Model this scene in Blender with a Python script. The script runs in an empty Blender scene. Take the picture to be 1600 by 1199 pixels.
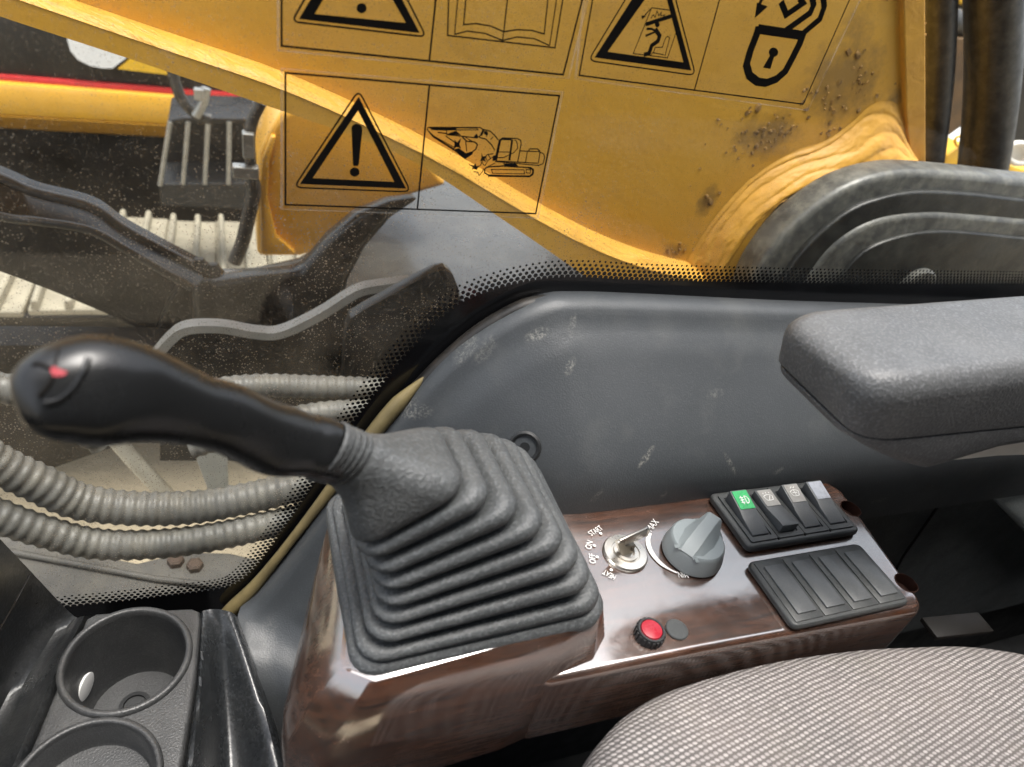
import bpy, bmesh, math, random
from mathutils import Vector, Matrix
from mathutils import noise as mnoise
random.seed(7)
S = bpy.context.scene
COL = S.collection
PI = math.pi
R = math.radians

# ---------------------------------------------------------------- camera
# X = towards the back of the machine, Y = out through the side window, Z = up; origin on the console top
FOC = 1065.0
AX = Vector((2700, -120, 1065)).normalized()
DN = Vector((-355, 1470, 1065)); DN = (DN - AX * AX.dot(DN)).normalized()
UP = -DN
AY = UP.cross(AX)
C0 = Vector((0, 0, 0.34))
def toworld(c): return Vector((AX.dot(c), AY.dot(c), UP.dot(c)))
cam = bpy.data.cameras.new('camera'); camo = bpy.data.objects.new('camera', cam); COL.objects.link(camo)
r_, d_, f_ = toworld(Vector((1, 0, 0))), toworld(Vector((0, 1, 0))), toworld(Vector((0, 0, 1)))
M = Matrix.Identity(4)
for i in range(3):
    M[i][0] = r_[i]; M[i][1] = -d_[i]; M[i][2] = -f_[i]; M[i][3] = C0[i]
camo.matrix_world = M
cam.sensor_fit = 'HORIZONTAL'; cam.sensor_width = 36.0; cam.lens = FOC / 1600 * 36
cam.clip_start = 0.01; cam.clip_end = 2000
cam.dof.use_dof = True; cam.dof.focus_distance = 0.52; cam.dof.aperture_fstop = 8.0
S.camera = camo
# surveying helpers: a sight line met with a known plane of the place
def ray(px, py): return toworld(Vector((px - 800, py - 599.5, FOC)))
def atY(px, py, y):
    r = ray(px, py); return C0 + r * (y / r.y)
def atZ(px, py, z):
    r = ray(px, py); return C0 + r * ((z - C0.z) / r.z)

# ---------------------------------------------------------------- world, sun, exposure
SUN = Vector((0.10, -0.06, 0.99)).normalized()
W = bpy.data.worlds.new('World'); S.world = W; W.use_nodes = True
nt = W.node_tree; nt.nodes.clear()
sky = nt.nodes.new('ShaderNodeTexSky'); sky.sky_type = 'NISHITA'; sky.sun_disc = False
sky.sun_elevation = math.asin(SUN.z); sky.sun_rotation = math.atan2(SUN.x, SUN.y)
sky.air_density = 1.0; sky.dust_density = 4.0; sky.ozone_density = 1.0
hs = nt.nodes.new('ShaderNodeHueSaturation'); hs.inputs['Saturation'].default_value = 0.35
bg = nt.nodes.new('ShaderNodeBackground'); bg.inputs['Strength'].default_value = 0.15
ow = nt.nodes.new('ShaderNodeOutputWorld')
nt.links.new(sky.outputs[0], hs.inputs['Color']); nt.links.new(hs.outputs[0], bg.inputs[0]); nt.links.new(bg.outputs[0], ow.inputs[0])
sl = bpy.data.lights.new('sun', 'SUN'); sl.energy = 1.4; sl.angle = R(24); sl.color = (1.0, 0.95, 0.88)
so = bpy.data.objects.new('sun', sl); COL.objects.link(so)
so.rotation_euler = (-SUN).to_track_quat('-Z', 'Y').to_euler()
V = S.view_settings
V.view_transform = 'Standard'; V.look = 'None'; V.gamma = 1.0; V.exposure = 1.5; V.use_curve_mapping = False
S.cycles.max_bounces = 4; S.cycles.diffuse_bounces = 3; S.cycles.glossy_bounces = 2; S.cycles.transparent_max_bounces = 8; S.cycles.adaptive_threshold = 0.02; S.cycles.caustics_reflective = False; S.cycles.caustics_refractive = False

# ---------------------------------------------------------------- materials
class NT:
    def __init__(s, name):
        s.m = bpy.data.materials.new(name); s.m.use_nodes = True
        s.t = s.m.node_tree; s.t.nodes.clear()
        s.out = s.t.nodes.new('ShaderNodeOutputMaterial')
        s._co = None
    def n(s, typ, **kw):
        nd = s.t.nodes.new(typ)
        for k, v in kw.items(): setattr(nd, k, v)
        return nd
    def l(s, a, b): s.t.links.new(a, b)
    def co(s):
        if s._co is None: s._co = s.n('ShaderNodeTexCoord').outputs['Object']
        return s._co
    def put(s, sock, v):
        if hasattr(v, 'links') or hasattr(v, 'is_linked'): s.l(v, sock)
        else: sock.default_value = v
    def math(s, op, a, b=0.0, c=0.0, clamp=False):
        nd = s.n('ShaderNodeMath', operation=op); nd.use_clamp = clamp
        s.put(nd.inputs[0], a); s.put(nd.inputs[1], b); s.put(nd.inputs[2], c)
        return nd.outputs[0]
    def mapping(s, vec, scale=(1, 1, 1), rot=(0, 0, 0), loc=(0, 0, 0)):
        nd = s.n('ShaderNodeMapping'); s.l(vec, nd.inputs['Vector'])
        nd.inputs['Scale'].default_value = scale; nd.inputs['Rotation'].default_value = rot; nd.inputs['Location'].default_value = loc
        return nd.outputs[0]
    def noise(s, scale, detail=3, rough=0.55, vec=None, dist=0.0):
        nd = s.n('ShaderNodeTexNoise'); s.l(vec if vec is not None else s.co(), nd.inputs['Vector'])
        nd.inputs['Scale'].default_value = scale; nd.inputs['Detail'].default_value = min(detail, 5)
        nd.inputs['Roughness'].default_value = rough; nd.inputs['Distortion'].default_value = dist
        return nd.outputs['Fac']
    def voro(s, scale, vec=None, feature='F1', out='Distance', rnd=1.0):
        nd = s.n('ShaderNodeTexVoronoi', feature=feature); s.l(vec if vec is not None else s.co(), nd.inputs['Vector'])
        nd.inputs['Scale'].default_value = scale; nd.inputs['Randomness'].default_value = rnd
        return nd.outputs[out]
    def ramp(s, fac, a, b, lo=0.0, hi=1.0):
        nd = s.n('ShaderNodeMapRange'); s.l(fac, nd.inputs[0])
        nd.inputs[1].default_value = a; nd.inputs[2].default_value = b; nd.inputs[3].default_value = lo; nd.inputs[4].default_value = hi
        return nd.outputs[0]
    def mix(s, fac, a, b):
        nd = s.n('ShaderNodeMix', data_type='RGBA')
        s.put(nd.inputs[0], fac)
        for k, v in ((6, a), (7, b)):
            if isinstance(v, tuple): nd.inputs[k].default_value = (*v[:3], 1)
            else: s.l(v, nd.inputs[k])
        return nd.outputs[2]
    def bump(s, h, strength=0.3, dist=0.001, prev=None):
        nd = s.n('ShaderNodeBump'); s.l(h, nd.inputs['Height'])
        nd.inputs['Strength'].default_value = strength; nd.inputs['Distance'].default_value = dist
        if prev is not None: s.l(prev, nd.inputs['Normal'])
        return nd.outputs[0]
    def bsdf(s, color, rough=0.5, spec=0.5, metal=0.0, normal=None, coat=0.0, coat_rough=0.05, coat_ior=1.5):
        p = s.n('ShaderNodeBsdfPrincipled')
        if isinstance(color, tuple): p.inputs['Base Color'].default_value = (*color[:3], 1)
        else: s.l(color, p.inputs['Base Color'])
        s.put(p.inputs['Roughness'], rough); s.put(p.inputs['Specular IOR Level'], spec); s.put(p.inputs['Metallic'], metal)
        s.put(p.inputs['Coat Weight'], coat); s.put(p.inputs['Coat Roughness'], coat_rough); p.inputs['Coat IOR'].default_value = coat_ior
        if normal is not None: s.l(normal, p.inputs['Normal'])
        return p
    def done(s, p):
        s.l(p.outputs[0], s.out.inputs['Surface']); return s.m

def simple(name, color, rough=0.5, spec=0.5, metal=0.0, var=0.15, nscale=30, bump=0.0, bscale=400, bdist=0.0006, dust=0.0, dustcol=(0.35, 0.32, 0.27), rvar=0.1, coat=0.0):
    k = NT(name)
    n1 = k.noise(nscale, 5, 0.6)
    dark = tuple(c * (1 - var) for c in color); lite = tuple(min(1, c * (1 + var)) for c in color)
    col = k.mix(k.ramp(n1, 0.3, 0.7), dark, lite)
    if dust > 0:
        n2 = k.noise(nscale * 2.3, 8, 0.7)
        col = k.mix(k.ramp(n2, 0.42, 0.8, 0, dust), col, dustcol)
    rg = k.ramp(k.noise(nscale * 1.7, 4), 0.3, 0.7, max(0.02, rough - rvar), min(1, rough + rvar))
    nrm = None
    if bump > 0: nrm = k.bump(k.noise(bscale, 3, 0.6), bump, bdist)
    return k.done(k.bsdf(col, rg, spec, metal, nrm, coat))

def grain_plastic(name, color, rough=0.5, scale=900, strength=0.35, dust=0.25, dustcol=(0.30, 0.30, 0.28), var=0.12, spec=0.5, speck=0.55):
    k = NT(name)
    col = k.mix(k.ramp(k.noise(14, 5, 0.65), 0.3, 0.7), tuple(c * (1 - var) for c in color), tuple(c * (1 + var) for c in color))
    d = k.math('MULTIPLY', k.ramp(k.noise(22, 7, 0.72), 0.45, 0.85), k.ramp(k.noise(900, 2), 0.3, 0.7))
    col = k.mix(k.math('MULTIPLY', d, dust), col, dustcol)
    h = k.noise(scale * 0.62, 1, 0.5)
    nrm = k.bump(h, strength, 0.0010)
    col = k.mix(k.ramp(h, 0.50, 0.72, 0, speck), col, tuple(min(1, c * 2.2 + 0.012) for c in color))
    rg = k.ramp(k.noise(18, 6, 0.7), 0.3, 0.7, rough - 0.08, rough + 0.1)
    return k.done(k.bsdf(col, rg, spec, 0, nrm))

MT = {}
MT['gaiter'] = grain_plastic('gaiter_rubber', (0.056, 0.060, 0.062), 0.52, 900, 0.55, 0.35, (0.26, 0.26, 0.25))
MT['armpad'] = grain_plastic('armrest_vinyl', (0.080, 0.083, 0.086), 0.50, 1000, 0.4, 0.4, (0.27, 0.27, 0.26))
MT['tray'] = grain_plastic('tray_plastic', (0.036, 0.037, 0.038), 0.40, 1300, 0.25, 0.3, speck=0.3)
MT['gloss'] = grain_plastic('glossy_trim', (0.018, 0.020, 0.022), 0.24, 700, 0.12, 0.25)
MT['pillar'] = grain_plastic('pillar_trim', (0.012, 0.013, 0.014), 0.33, 900, 0.2, 0.2)
MT['rear'] = grain_plastic('rear_trim_plastic', (0.040, 0.046, 0.050), 0.45, 900, 0.2, 0.3)
MT['rearcap'] = grain_plastic('rear_cap_plastic', (0.24, 0.265, 0.265), 0.45, 900, 0.2, 0.3)
MT['dark'] = simple('dark_plastic', (0.013, 0.014, 0.015), 0.5, bump=0.1)
MT['housing'] = grain_plastic('switch_housing', (0.045, 0.048, 0.048), 0.42, 1500, 0.12, 0.45, (0.24, 0.23, 0.21), speck=0.12)
MT['rocker'] = grain_plastic('rocker_plastic', (0.085, 0.090, 0.093), 0.40, 1500, 0.10, 0.35, (0.28, 0.27, 0.25), speck=0.08)
MT['knob'] = grain_plastic('knob_plastic', (0.29, 0.325, 0.33), 0.45, 1500, 0.06, 0.15, (0.35, 0.35, 0.33), 0.06, speck=0.03)
MT['grip'] = simple('grip_plastic', (0.011, 0.0115, 0.012), 0.27, spec=0.45, var=0.1, bump=0.05, bscale=600, rvar=0.05)
MT['white'] = simple('white_print', (0.75, 0.75, 0.73), 0.5, var=0.08, nscale=300)
MT['white_faint'] = simple('worn_print', (0.72, 0.71, 0.68), 0.5, var=0.2, nscale=500)
MT['black'] = simple('black_print', (0.008, 0.007, 0.006), 0.5, spec=0.15, var=0.2)
MT['red'] = simple('red_lens', (0.34, 0.016, 0.03), 0.3, var=0.1, nscale=200)
MT['green'] = simple('green_lens', (0.03, 0.42, 0.12), 0.3, var=0.15, nscale=200)
MT['lens_grey'] = simple('grey_lens', (0.28, 0.27, 0.25), 0.35, var=0.12, nscale=200, dust=0.3)
MT['lens_blue'] = simple('pale_lens', (0.34, 0.36, 0.40), 0.3, var=0.1, nscale=200, dust=0.2)
MT['metal'] = simple('key_metal', (0.62, 0.59, 0.54), 0.32, metal=1.0, var=0.1, nscale=60)
MT['brass'] = simple('key_brass', (0.45, 0.41, 0.34), 0.35, metal=1.0, var=0.1, nscale=60)
MT['yellow_d'] = None
MT['ybits'] = simple('bright_yellow', (0.80, 0.47, 0.02), 0.4, var=0.1, nscale=20, dust=0.2)
MT['hose'] = simple('hose_rubber', (0.022, 0.021, 0.020), 0.42, var=0.3, nscale=25, dust=0.6, dustcol=(0.12, 0.115, 0.105), bump=0.2, bscale=300)
MT['conduit'] = simple('conduit_plastic', (0.11, 0.107, 0.097), 0.5, var=0.45, nscale=16, dust=0.6, dustcol=(0.22, 0.20, 0.155), bump=0.15, bscale=200)
MT['deckgrey'] = simple('deck_dusty_paint', (0.10, 0.095, 0.085), 0.55, var=0.35, nscale=9, dust=0.6, dustcol=(0.19, 0.17, 0.13), bump=0.1, bscale=90)
MT['blackpaint'] = simple('black_paint', (0.011, 0.010, 0.009), 0.30, var=0.3, nscale=8, dust=0.10, dustcol=(0.12, 0.11, 0.09), bump=0.06, bscale=120)
MT['decksheen'] = simple('deck_black_paint', (0.040, 0.038, 0.034), 0.34, 0.6, var=0.4, nscale=5, dust=0.4, dustcol=(0.13, 0.12, 0.10), coat=0.2)
MT['bracket'] = simple('bracket_black_paint', (0.016, 0.016, 0.015), 0.40, var=0.45, nscale=16, dust=0.45, dustcol=(0.11, 0.11, 0.09), bump=0.3, bscale=160, bdist=0.001)
MT['bracket_edge'] = simple('bracket_worn_edge', (0.075, 0.075, 0.070), 0.42, var=0.4, nscale=22, dust=0.6, dustcol=(0.30, 0.29, 0.24), bump=0.3, bscale=160, bdist=0.001)
MT['track'] = simple('track_steel_dusty', (0.30, 0.27, 0.20), 0.75, var=0.2, nscale=9, dust=0.4, dustcol=(0.16, 0.14, 0.10), bump=0.3, bscale=120)
MT['nyellow'] = simple('neighbour_yellow', (0.72, 0.38, 0.035), 0.32, var=0.08, nscale=4, dust=0.1, coat=0.3)
MT['nred'] = simple('stripe_red', (0.50, 0.03, 0.03), 0.35, var=0.1)
MT['nblack'] = simple('neighbour_black', (0.012, 0.011, 0.010), 0.4, var=0.4, nscale=5)
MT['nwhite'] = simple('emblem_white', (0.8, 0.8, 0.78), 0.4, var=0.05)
MT['silver'] = simple('zinc_fitting', (0.36, 0.36, 0.34), 0.35, metal=0.7, var=0.2)
MT['mud'] = simple('dried_mud', (0.30, 0.17, 0.05), 0.9, var=0.5, nscale=60, bump=0.6, bscale=300)
MT['tan'] = simple('tan_seal', (0.21, 0.165, 0.075), 0.5, var=0.35, nscale=25, dust=0.3, dustcol=(0.20, 0.16, 0.09), bump=0.2)
MT['rubber'] = simple('gasket_rubber', (0.014, 0.013, 0.012), 0.45, var=0.3, nscale=30, dust=0.35, dustcol=(0.10, 0.08, 0.06), bump=0.2)
MT['frit'] = simple('frit_enamel', (0.006, 0.006, 0.007), 0.16, var=0.2, nscale=12)
MT['cream'] = simple('cream_plastic', (0.82, 0.78, 0.70), 0.45, var=0.1, nscale=20)
MT['ground'] = simple('dusty_ground', (0.30, 0.25, 0.17), 0.9, var=0.25, nscale=3, dust=0.4, dustcol=(0.20, 0.16, 0.10), bump=0.5, bscale=20, bdist=0.02)
MT['floor'] = simple('cab_floor_mat', (0.010, 0.011, 0.012), 0.6, bump=0.3, bscale=200)

def boom_paint(stains=()):
    k = NT('boom_yellow_paint')
    base = k.mix(k.ramp(k.noise(5, 6, 0.6), 0.3, 0.7), (0.69, 0.355, 0.045), (0.77, 0.42, 0.060))
    grime = k.ramp(k.noise(11, 9, 0.75), 0.56, 0.80, 0, 0.5)
    col = k.mix(grime, base, (0.33, 0.19, 0.06))
    streak = k.ramp(k.noise(30, 5, 0.6, k.mapping(k.co(), (0.15, 1, 1.2))), 0.55, 0.8, 0, 0.22)
    col = k.mix(streak, col, (0.80, 0.50, 0.14))
    sep = k.n('ShaderNodeSeparateXYZ'); k.l(k.co(), sep.inputs[0])
    tot = None
    for (x, z, a, b, st) in stains:
        u = k.math('DIVIDE', k.math('SUBTRACT', sep.outputs[0], x), a); w = k.math('DIVIDE', k.math('SUBTRACT', sep.outputs[2], z), b)
        m = k.math('MULTIPLY', k.ramp(k.math('ADD', k.math('MULTIPLY', u, u), k.math('MULTIPLY', w, w)), 0.0, 1.0, 1, 0), st)
        tot = m if tot is None else k.math('MAXIMUM', tot, m)
    if tot is not None:
        dm = k.ramp(k.math('ADD', tot, k.math('MULTIPLY', k.noise(42, 5, 0.75), 1.1)), 0.68, 1.12, 0, 0.7)
        col = k.mix(dm, col, (0.20, 0.125, 0.05))
    chips = k.math('LESS_THAN', k.voro(75), 0.055)
    col = k.mix(k.math('MULTIPLY', chips, 0.5), col, (0.16, 0.10, 0.04))
    nrm = k.bump(k.noise(60, 5, 0.6), 0.25, 0.002)
    nrm = k.bump(k.noise(500, 2), 0.08, 0.0005, nrm)
    rg = k.ramp(k.noise(14, 6, 0.7), 0.3, 0.75, 0.24, 0.5)
    return k.done(k.bsdf(col, rg, 0.5, 0, nrm))
def stn(px, py, a, b, st):
    p = atY(px, py, 0.75); return (p.x, p.z, a, b, st)
MT['boom'] = boom_paint([stn(1200, 215, .07, .04, .55), stn(1320, 130, .08, .07, .6), stn(1330, 70, .04, .06, .45), stn(1105, 315, .02, .03, .6), stn(1420, 120, .02, .16, .45), stn(1055, 395, .03, .02, .4), stn(1400, 230, .06, .03, .5)])
def casting_paint():
    k = NT('casting_yellow_paint')
    col = k.mix(k.ramp(k.noise(18, 5, 0.65), 0.35, 0.75), (0.66, 0.345, 0.045), (0.55, 0.28, 0.045))
    col = k.mix(k.ramp(k.noise(30, 5, 0.75), 0.55, 0.8, 0, 0.5), col, (0.26, 0.15, 0.05))
    nrm = k.bump(k.noise(38, 3, 0.55, None, 0.8), 0.3, 0.004)
    nrm = k.bump(k.noise(260, 2), 0.2, 0.001, nrm)
    return k.done(k.bsdf(col, 0.5, 0.4, 0, nrm))
MT['casting'] = casting_paint()
def weld_paint():
    k = NT('weld_yellow_paint')
    v = k.mapping(k.co(), (1, 1, 1), (0, R(-27), 0))
    h = k.noise(70, 4, 0.6, k.mapping(v, (0.25, 1, 1.6)), 0.6)
    col = k.mix(k.ramp(k.noise(40, 7, 0.7), 0.35, 0.75), (0.70, 0.38, 0.055), (0.62, 0.32, 0.045))
    col = k.mix(k.ramp(k.noise(26, 9, 0.75), 0.6, 0.8, 0, 0.4), col, (0.35, 0.21, 0.07))
    nrm = k.bump(h, 0.7, 0.006)
    nrm = k.bump(k.noise(240, 3), 0.3, 0.001, nrm)
    return k.done(k.bsdf(col, 0.45, 0.4, 0, nrm))
MT['weld'] = weld_paint()

def wood():
    k = NT('walnut_gloss')
    v = k.mapping(k.co(), (1.0, 16.0, 16.0), (0, 0, R(4)))
    g1 = k.noise(16, 8, 0.68, v, 1.0)
    g2 = k.noise(160, 4, 0.6, k.mapping(k.co(), (0.6, 11.0, 11.0), (0, 0, R(4))), 0.3)
    g = k.math('ADD', k.math('MULTIPLY', g1, 0.65), k.math('MULTIPLY', g2, 0.35))
    col = k.mix(k.ramp(g, 0.38, 0.62), (0.012, 0.005, 0.003), (0.105, 0.038, 0.016))
    dust = k.math('MULTIPLY', k.ramp(k.noise(30, 9, 0.75), 0.35, 0.75), 0.10)
    specks = k.math('MULTIPLY', k.math('LESS_THAN', k.voro(330), 0.10), k.ramp(k.noise(60, 2), 0.5, 0.65))
    col = k.mix(k.math('MAXIMUM', dust, k.math('MULTIPLY', specks, 0.25)), col, (0.38, 0.34, 0.31))
    sm = k.noise(48, 7, 0.7, None, 0.8)
    cr = k.ramp(sm, 0.36, 0.72, 0.08, 0.24)
    nrm = k.bump(k.noise(9, 2), 0.04, 0.004)
    p = k.bsdf(col, 0.38, 0.5, 0, None, 1.0, cr, 3.1)
    k.l(nrm, p.inputs['Coat Normal'])
    return k.done(p)
MT['wood'] = wood()
MT['holebrown'] = simple('hole_brown', (0.030, 0.013, 0.009), 0.7, spec=0.1)

def panel_mat(scuffs):
    k = NT('side_trim_plastic')
    c = k.co()
    col = k.mix(k.ramp(k.noise(9, 5, 0.6), 0.3, 0.7), (0.045, 0.050, 0.054), (0.056, 0.061, 0.066))
    d = k.math('MULTIPLY', k.ramp(k.noise(13, 7, 0.7), 0.5, 0.85), 0.30)
    col = k.mix(d, col, (0.19, 0.19, 0.17))
    sep = k.n('ShaderNodeSeparateXYZ'); k.l(c, sep.inputs[0])
    fine = k.ramp(k.noise(420, 5, 0.75, k.mapping(c, (1.0, 1.0, 1.0), (0, R(35), 0))), 0.46, 0.66)
    tot = None
    for (x, z, a, b, ang, st) in scuffs:
        ca, sa = math.cos(ang), math.sin(ang)
        dx = k.math('SUBTRACT', sep.outputs[0], x); dz = k.math('SUBTRACT', sep.outputs[2], z)
        u = k.math('DIVIDE', k.math('ADD', k.math('MULTIPLY', dx, ca), k.math('MULTIPLY', dz, sa)), a)
        w = k.math('DIVIDE', k.math('SUBTRACT', k.math('MULTIPLY', dz, ca), k.math('MULTIPLY', dx, sa)), b)
        q = k.math('ADD', k.math('MULTIPLY', u, u), k.math('MULTIPLY', w, w))
        m = k.math('MULTIPLY', k.ramp(q, 0.2, 1.0, 1, 0), st)
        tot = m if tot is None else k.math('MAXIMUM', tot, m)
    col = k.mix(k.math('MULTIPLY', k.math('MULTIPLY', tot, fine), 0.8), col, (0.36, 0.35, 0.31))
    h = k.noise(850, 1, 0.5)
    nrm = k.bump(h, 0.22, 0.0007)
    col = k.mix(k.ramp(h, 0.50, 0.74, 0, 0.35), col, (0.085, 0.092, 0.098))
    rg = k.ramp(k.noise(20, 6, 0.7), 0.3, 0.7, 0.38, 0.52)
    return k.done(k.bsdf(col, rg, 0.5, 0, nrm))

def weave():
    k = NT('seat_weave')
    c = k.mapping(k.co(), (1, 1, 1), (0, 0, R(-9)))
    sep = k.n('ShaderNodeSeparateXYZ'); k.l(c, sep.inputs[0])
    wob = k.math('MULTIPLY', k.math('SUBTRACT', k.noise(60, 2), 0.5), 0.0022)
    x = k.math('ADD', sep.outputs[0], wob); y = k.math('ADD', sep.outputs[1], wob)
    pu, pv = 0.0031, 0.0030
    v = k.math('DIVIDE', y, pv); row = k.math('FLOOR', v); fv = k.math('SUBTRACT', v, row)
    u = k.math('ADD', k.math('DIVIDE', x, pu), k.math('MULTIPLY', row, 0.36))
    col_i = k.math('FLOOR', u); fu = k.math('SUBTRACT', u, col_i)
    a = k.math('SUBTRACT', fu, 0.5); b = k.math('SUBTRACT', fv, 0.5)
    # a short thread lying slightly slanted in its cell
    a2 = k.math('ADD', a, k.math('MULTIPLY', b, 0.45))
    q = k.math('ADD', k.math('POWER', k.math('DIVIDE', a2, 0.47), 2.0), k.math('POWER', k.math('DIVIDE', b, 0.37), 2.0))
    m = k.ramp(q, 0.35, 1.1, 1, 0)
    cell = k.n('ShaderNodeCombineXYZ'); k.l(col_i, cell.inputs[0]); k.l(row, cell.inputs[1])
    wn = k.n('ShaderNodeTexWhiteNoise'); k.l(cell.outputs[0], wn.inputs[0])
    light = k.mix(wn.outputs[0], (0.31, 0.285, 0.275), (0.45, 0.415, 0.40))
    tint = k.mix(k.ramp(k.noise(12, 4), 0.35, 0.7), (0.150, 0.132, 0.124), (0.110, 0.103, 0.098))
    col = k.mix(m, tint, light)
    col = k.mix(k.ramp(k.noise(16, 6, 0.7), 0.5, 0.8, 0, 0.22), col, (0.30, 0.27, 0.20))
    h = k.math('ADD', k.math('SUBTRACT', 1.0, k.math('MINIMUM', q, 1.4)), k.math('MULTIPLY', k.noise(1800, 2), 0.25))
    nrm = k.bump(h, 0.45, 0.0010)
    return k.done(k.bsdf(col, 0.8, 0.25, 0, nrm))
MT['weave'] = weave()
MT['dustydark'] = simple('deck_side_paint', (0.020, 0.018, 0.016), 0.32, var=0.5, nscale=6, dust=0.5, dustcol=(0.06, 0.055, 0.045))

def schlick(k, f0=0.04, gain=1.0):
    ge = k.n('ShaderNodeNewGeometry'); vm = k.n('ShaderNodeVectorMath', operation='DOT_PRODUCT')
    k.l(ge.outputs['Incoming'], vm.inputs[0]); k.l(ge.outputs['Normal'], vm.inputs[1])
    c = k.math('ABSOLUTE', vm.outputs['Value'])
    return k.math('MULTIPLY_ADD', k.math('POWER', k.math('SUBTRACT', 1.0, c), 5.0), (1 - f0) * gain, f0)
def glass_mat():
    k = NT('dusty_window_glass')
    tr = k.n('ShaderNodeBsdfTransparent'); tr.inputs[0].default_value = (0.95, 0.96, 0.95, 1)
    gl = k.n('ShaderNodeBsdfGlossy'); gl.inputs['Roughness'].default_value = 0.02
    fr = schlick(k, 0.022, 0.8)
    ms = k.n('ShaderNodeMixShader'); k.l(fr, ms.inputs[0]); k.l(tr.outputs[0], ms.inputs[1]); k.l(gl.outputs[0], ms.inputs[2])
    sep = k.n('ShaderNodeSeparateXYZ'); k.l(k.co(), sep.inputs[0])
    # dirtier towards the front lower corner of the pane
    zone = k.math('MULTIPLY', k.ramp(sep.outputs[0], 0.42, 0.10, 0.14, 1.0), k.ramp(sep.outputs[2], 0.28, 0.14, 0.5, 1.0))
    zone = k.math('MULTIPLY', zone, k.ramp(k.noise(16, 2, 0.65), 0.32, 0.72, 0.25, 1.0))
    fine = k.math('MULTIPLY', k.math('LESS_THAN', k.voro(620), 0.26), k.math('GREATER_THAN', k.noise(300, 0), 0.40))
    big = k.math('MULTIPLY', k.math('LESS_THAN', k.voro(300, k.mapping(k.co(), (1, 1, 1), (0.3, 0.2, 0.1))), 0.16), k.math('GREATER_THAN', k.noise(90, 0), 0.52))
    sp = k.math('MAXIMUM', k.math('MULTIPLY', fine, 0.75), k.math('MULTIPLY', big, 0.9))
    film = k.math('MULTIPLY', k.ramp(k.noise(40, 3, 0.75), 0.22, 0.75), 0.22)
    fac = k.math('MULTIPLY', k.math('MAXIMUM', sp, film), zone, clamp=True)
    df = k.n('ShaderNodeBsdfDiffuse'); df.inputs[0].default_value = (0.50, 0.45, 0.37, 1)
    tl = k.n('ShaderNodeBsdfTranslucent'); tl.inputs[0].default_value = (0.50, 0.45, 0.37, 1)
    dd = k.n('ShaderNodeMixShader'); dd.inputs[0].default_value = 0.5; k.l(df.outputs[0], dd.inputs[1]); k.l(tl.outputs[0], dd.inputs[2])
    m2 = k.n('ShaderNodeMixShader'); k.l(fac, m2.inputs[0]); k.l(ms.outputs[0], m2.inputs[1]); k.l(dd.outputs[0], m2.inputs[2])
    k.l(m2.outputs[0], k.out.inputs['Surface'])
    return k.m
MT['glass'] = glass_mat()
def clear_mat():
    k = NT('clear_glass')
    tr = k.n('ShaderNodeBsdfTransparent'); tr.inputs[0].default_value = (0.97, 0.98, 0.97, 1)
    gl = k.n('ShaderNodeBsdfGlossy'); gl.inputs['Roughness'].default_value = 0.02
    ms = k.n('ShaderNodeMixShader'); k.l(schlick(k, 0.022, 0.8), ms.inputs[0]); k.l(tr.outputs[0], ms.inputs[1]); k.l(gl.outputs[0], ms.inputs[2])
    k.l(ms.outputs[0], k.out.inputs['Surface']); return k.m
MT['clear'] = clear_mat()
def film_mat():
    k = NT('clear_sticker_film')
    tr = k.n('ShaderNodeBsdfTransparent'); tr.inputs[0].default_value = (0.97, 0.97, 0.96, 1)
    gl = k.n('ShaderNodeBsdfGlossy'); gl.inputs['Roughness'].default_value = 0.12
    fr = schlick(k, 0.022, 0.8)
    k.l(k.bump(k.noise(45, 3, 0.6, k.mapping(k.co(), (1, 1, 0.4))), 0.25, 0.002), gl.inputs['Normal'])
    df = k.n('ShaderNodeBsdfDiffuse'); df.inputs[0].default_value = (0.8, 0.76, 0.68, 1)
    ms = k.n('ShaderNodeMixShader'); k.l(fr, ms.inputs[0]); k.l(tr.outputs[0], ms.inputs[1]); k.l(gl.outputs[0], ms.inputs[2])
    scr = k.math('GREATER_THAN', k.noise(70, 3, 0.6, k.mapping(k.co(), (1, 1, 9), (0, R(40), 0))), 0.74)
    fac = k.math('ADD', k.ramp(k.noise(50, 2, 0.7), 0.3, 0.8, 0.015, 0.05), k.math('MULTIPLY', scr, 0.06))
    m2 = k.n('ShaderNodeMixShader'); k.l(fac, m2.inputs[0]); k.l(ms.outputs[0], m2.inputs[1]); k.l(df.outputs[0], m2.inputs[2])
    k.l(m2.outputs[0], k.out.inputs['Surface'])
    return k.m
MT['film'] = film_mat()
def film_edge_mat():
    k = NT('sticker_film_edge')
    tr = k.n('ShaderNodeBsdfTransparent'); df = k.n('ShaderNodeBsdfDiffuse'); df.inputs[0].default_value = (0.8, 0.76, 0.68, 1)
    m2 = k.n('ShaderNodeMixShader'); k.l(k.ramp(k.noise(60, 2), 0.3, 0.7, 0.06, 0.3), m2.inputs[0]); k.l(tr.outputs[0], m2.inputs[1]); k.l(df.outputs[0], m2.inputs[2])
    k.l(m2.outputs[0], k.out.inputs['Surface']); return k.m
MT['film_edge'] = film_edge_mat()

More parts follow.
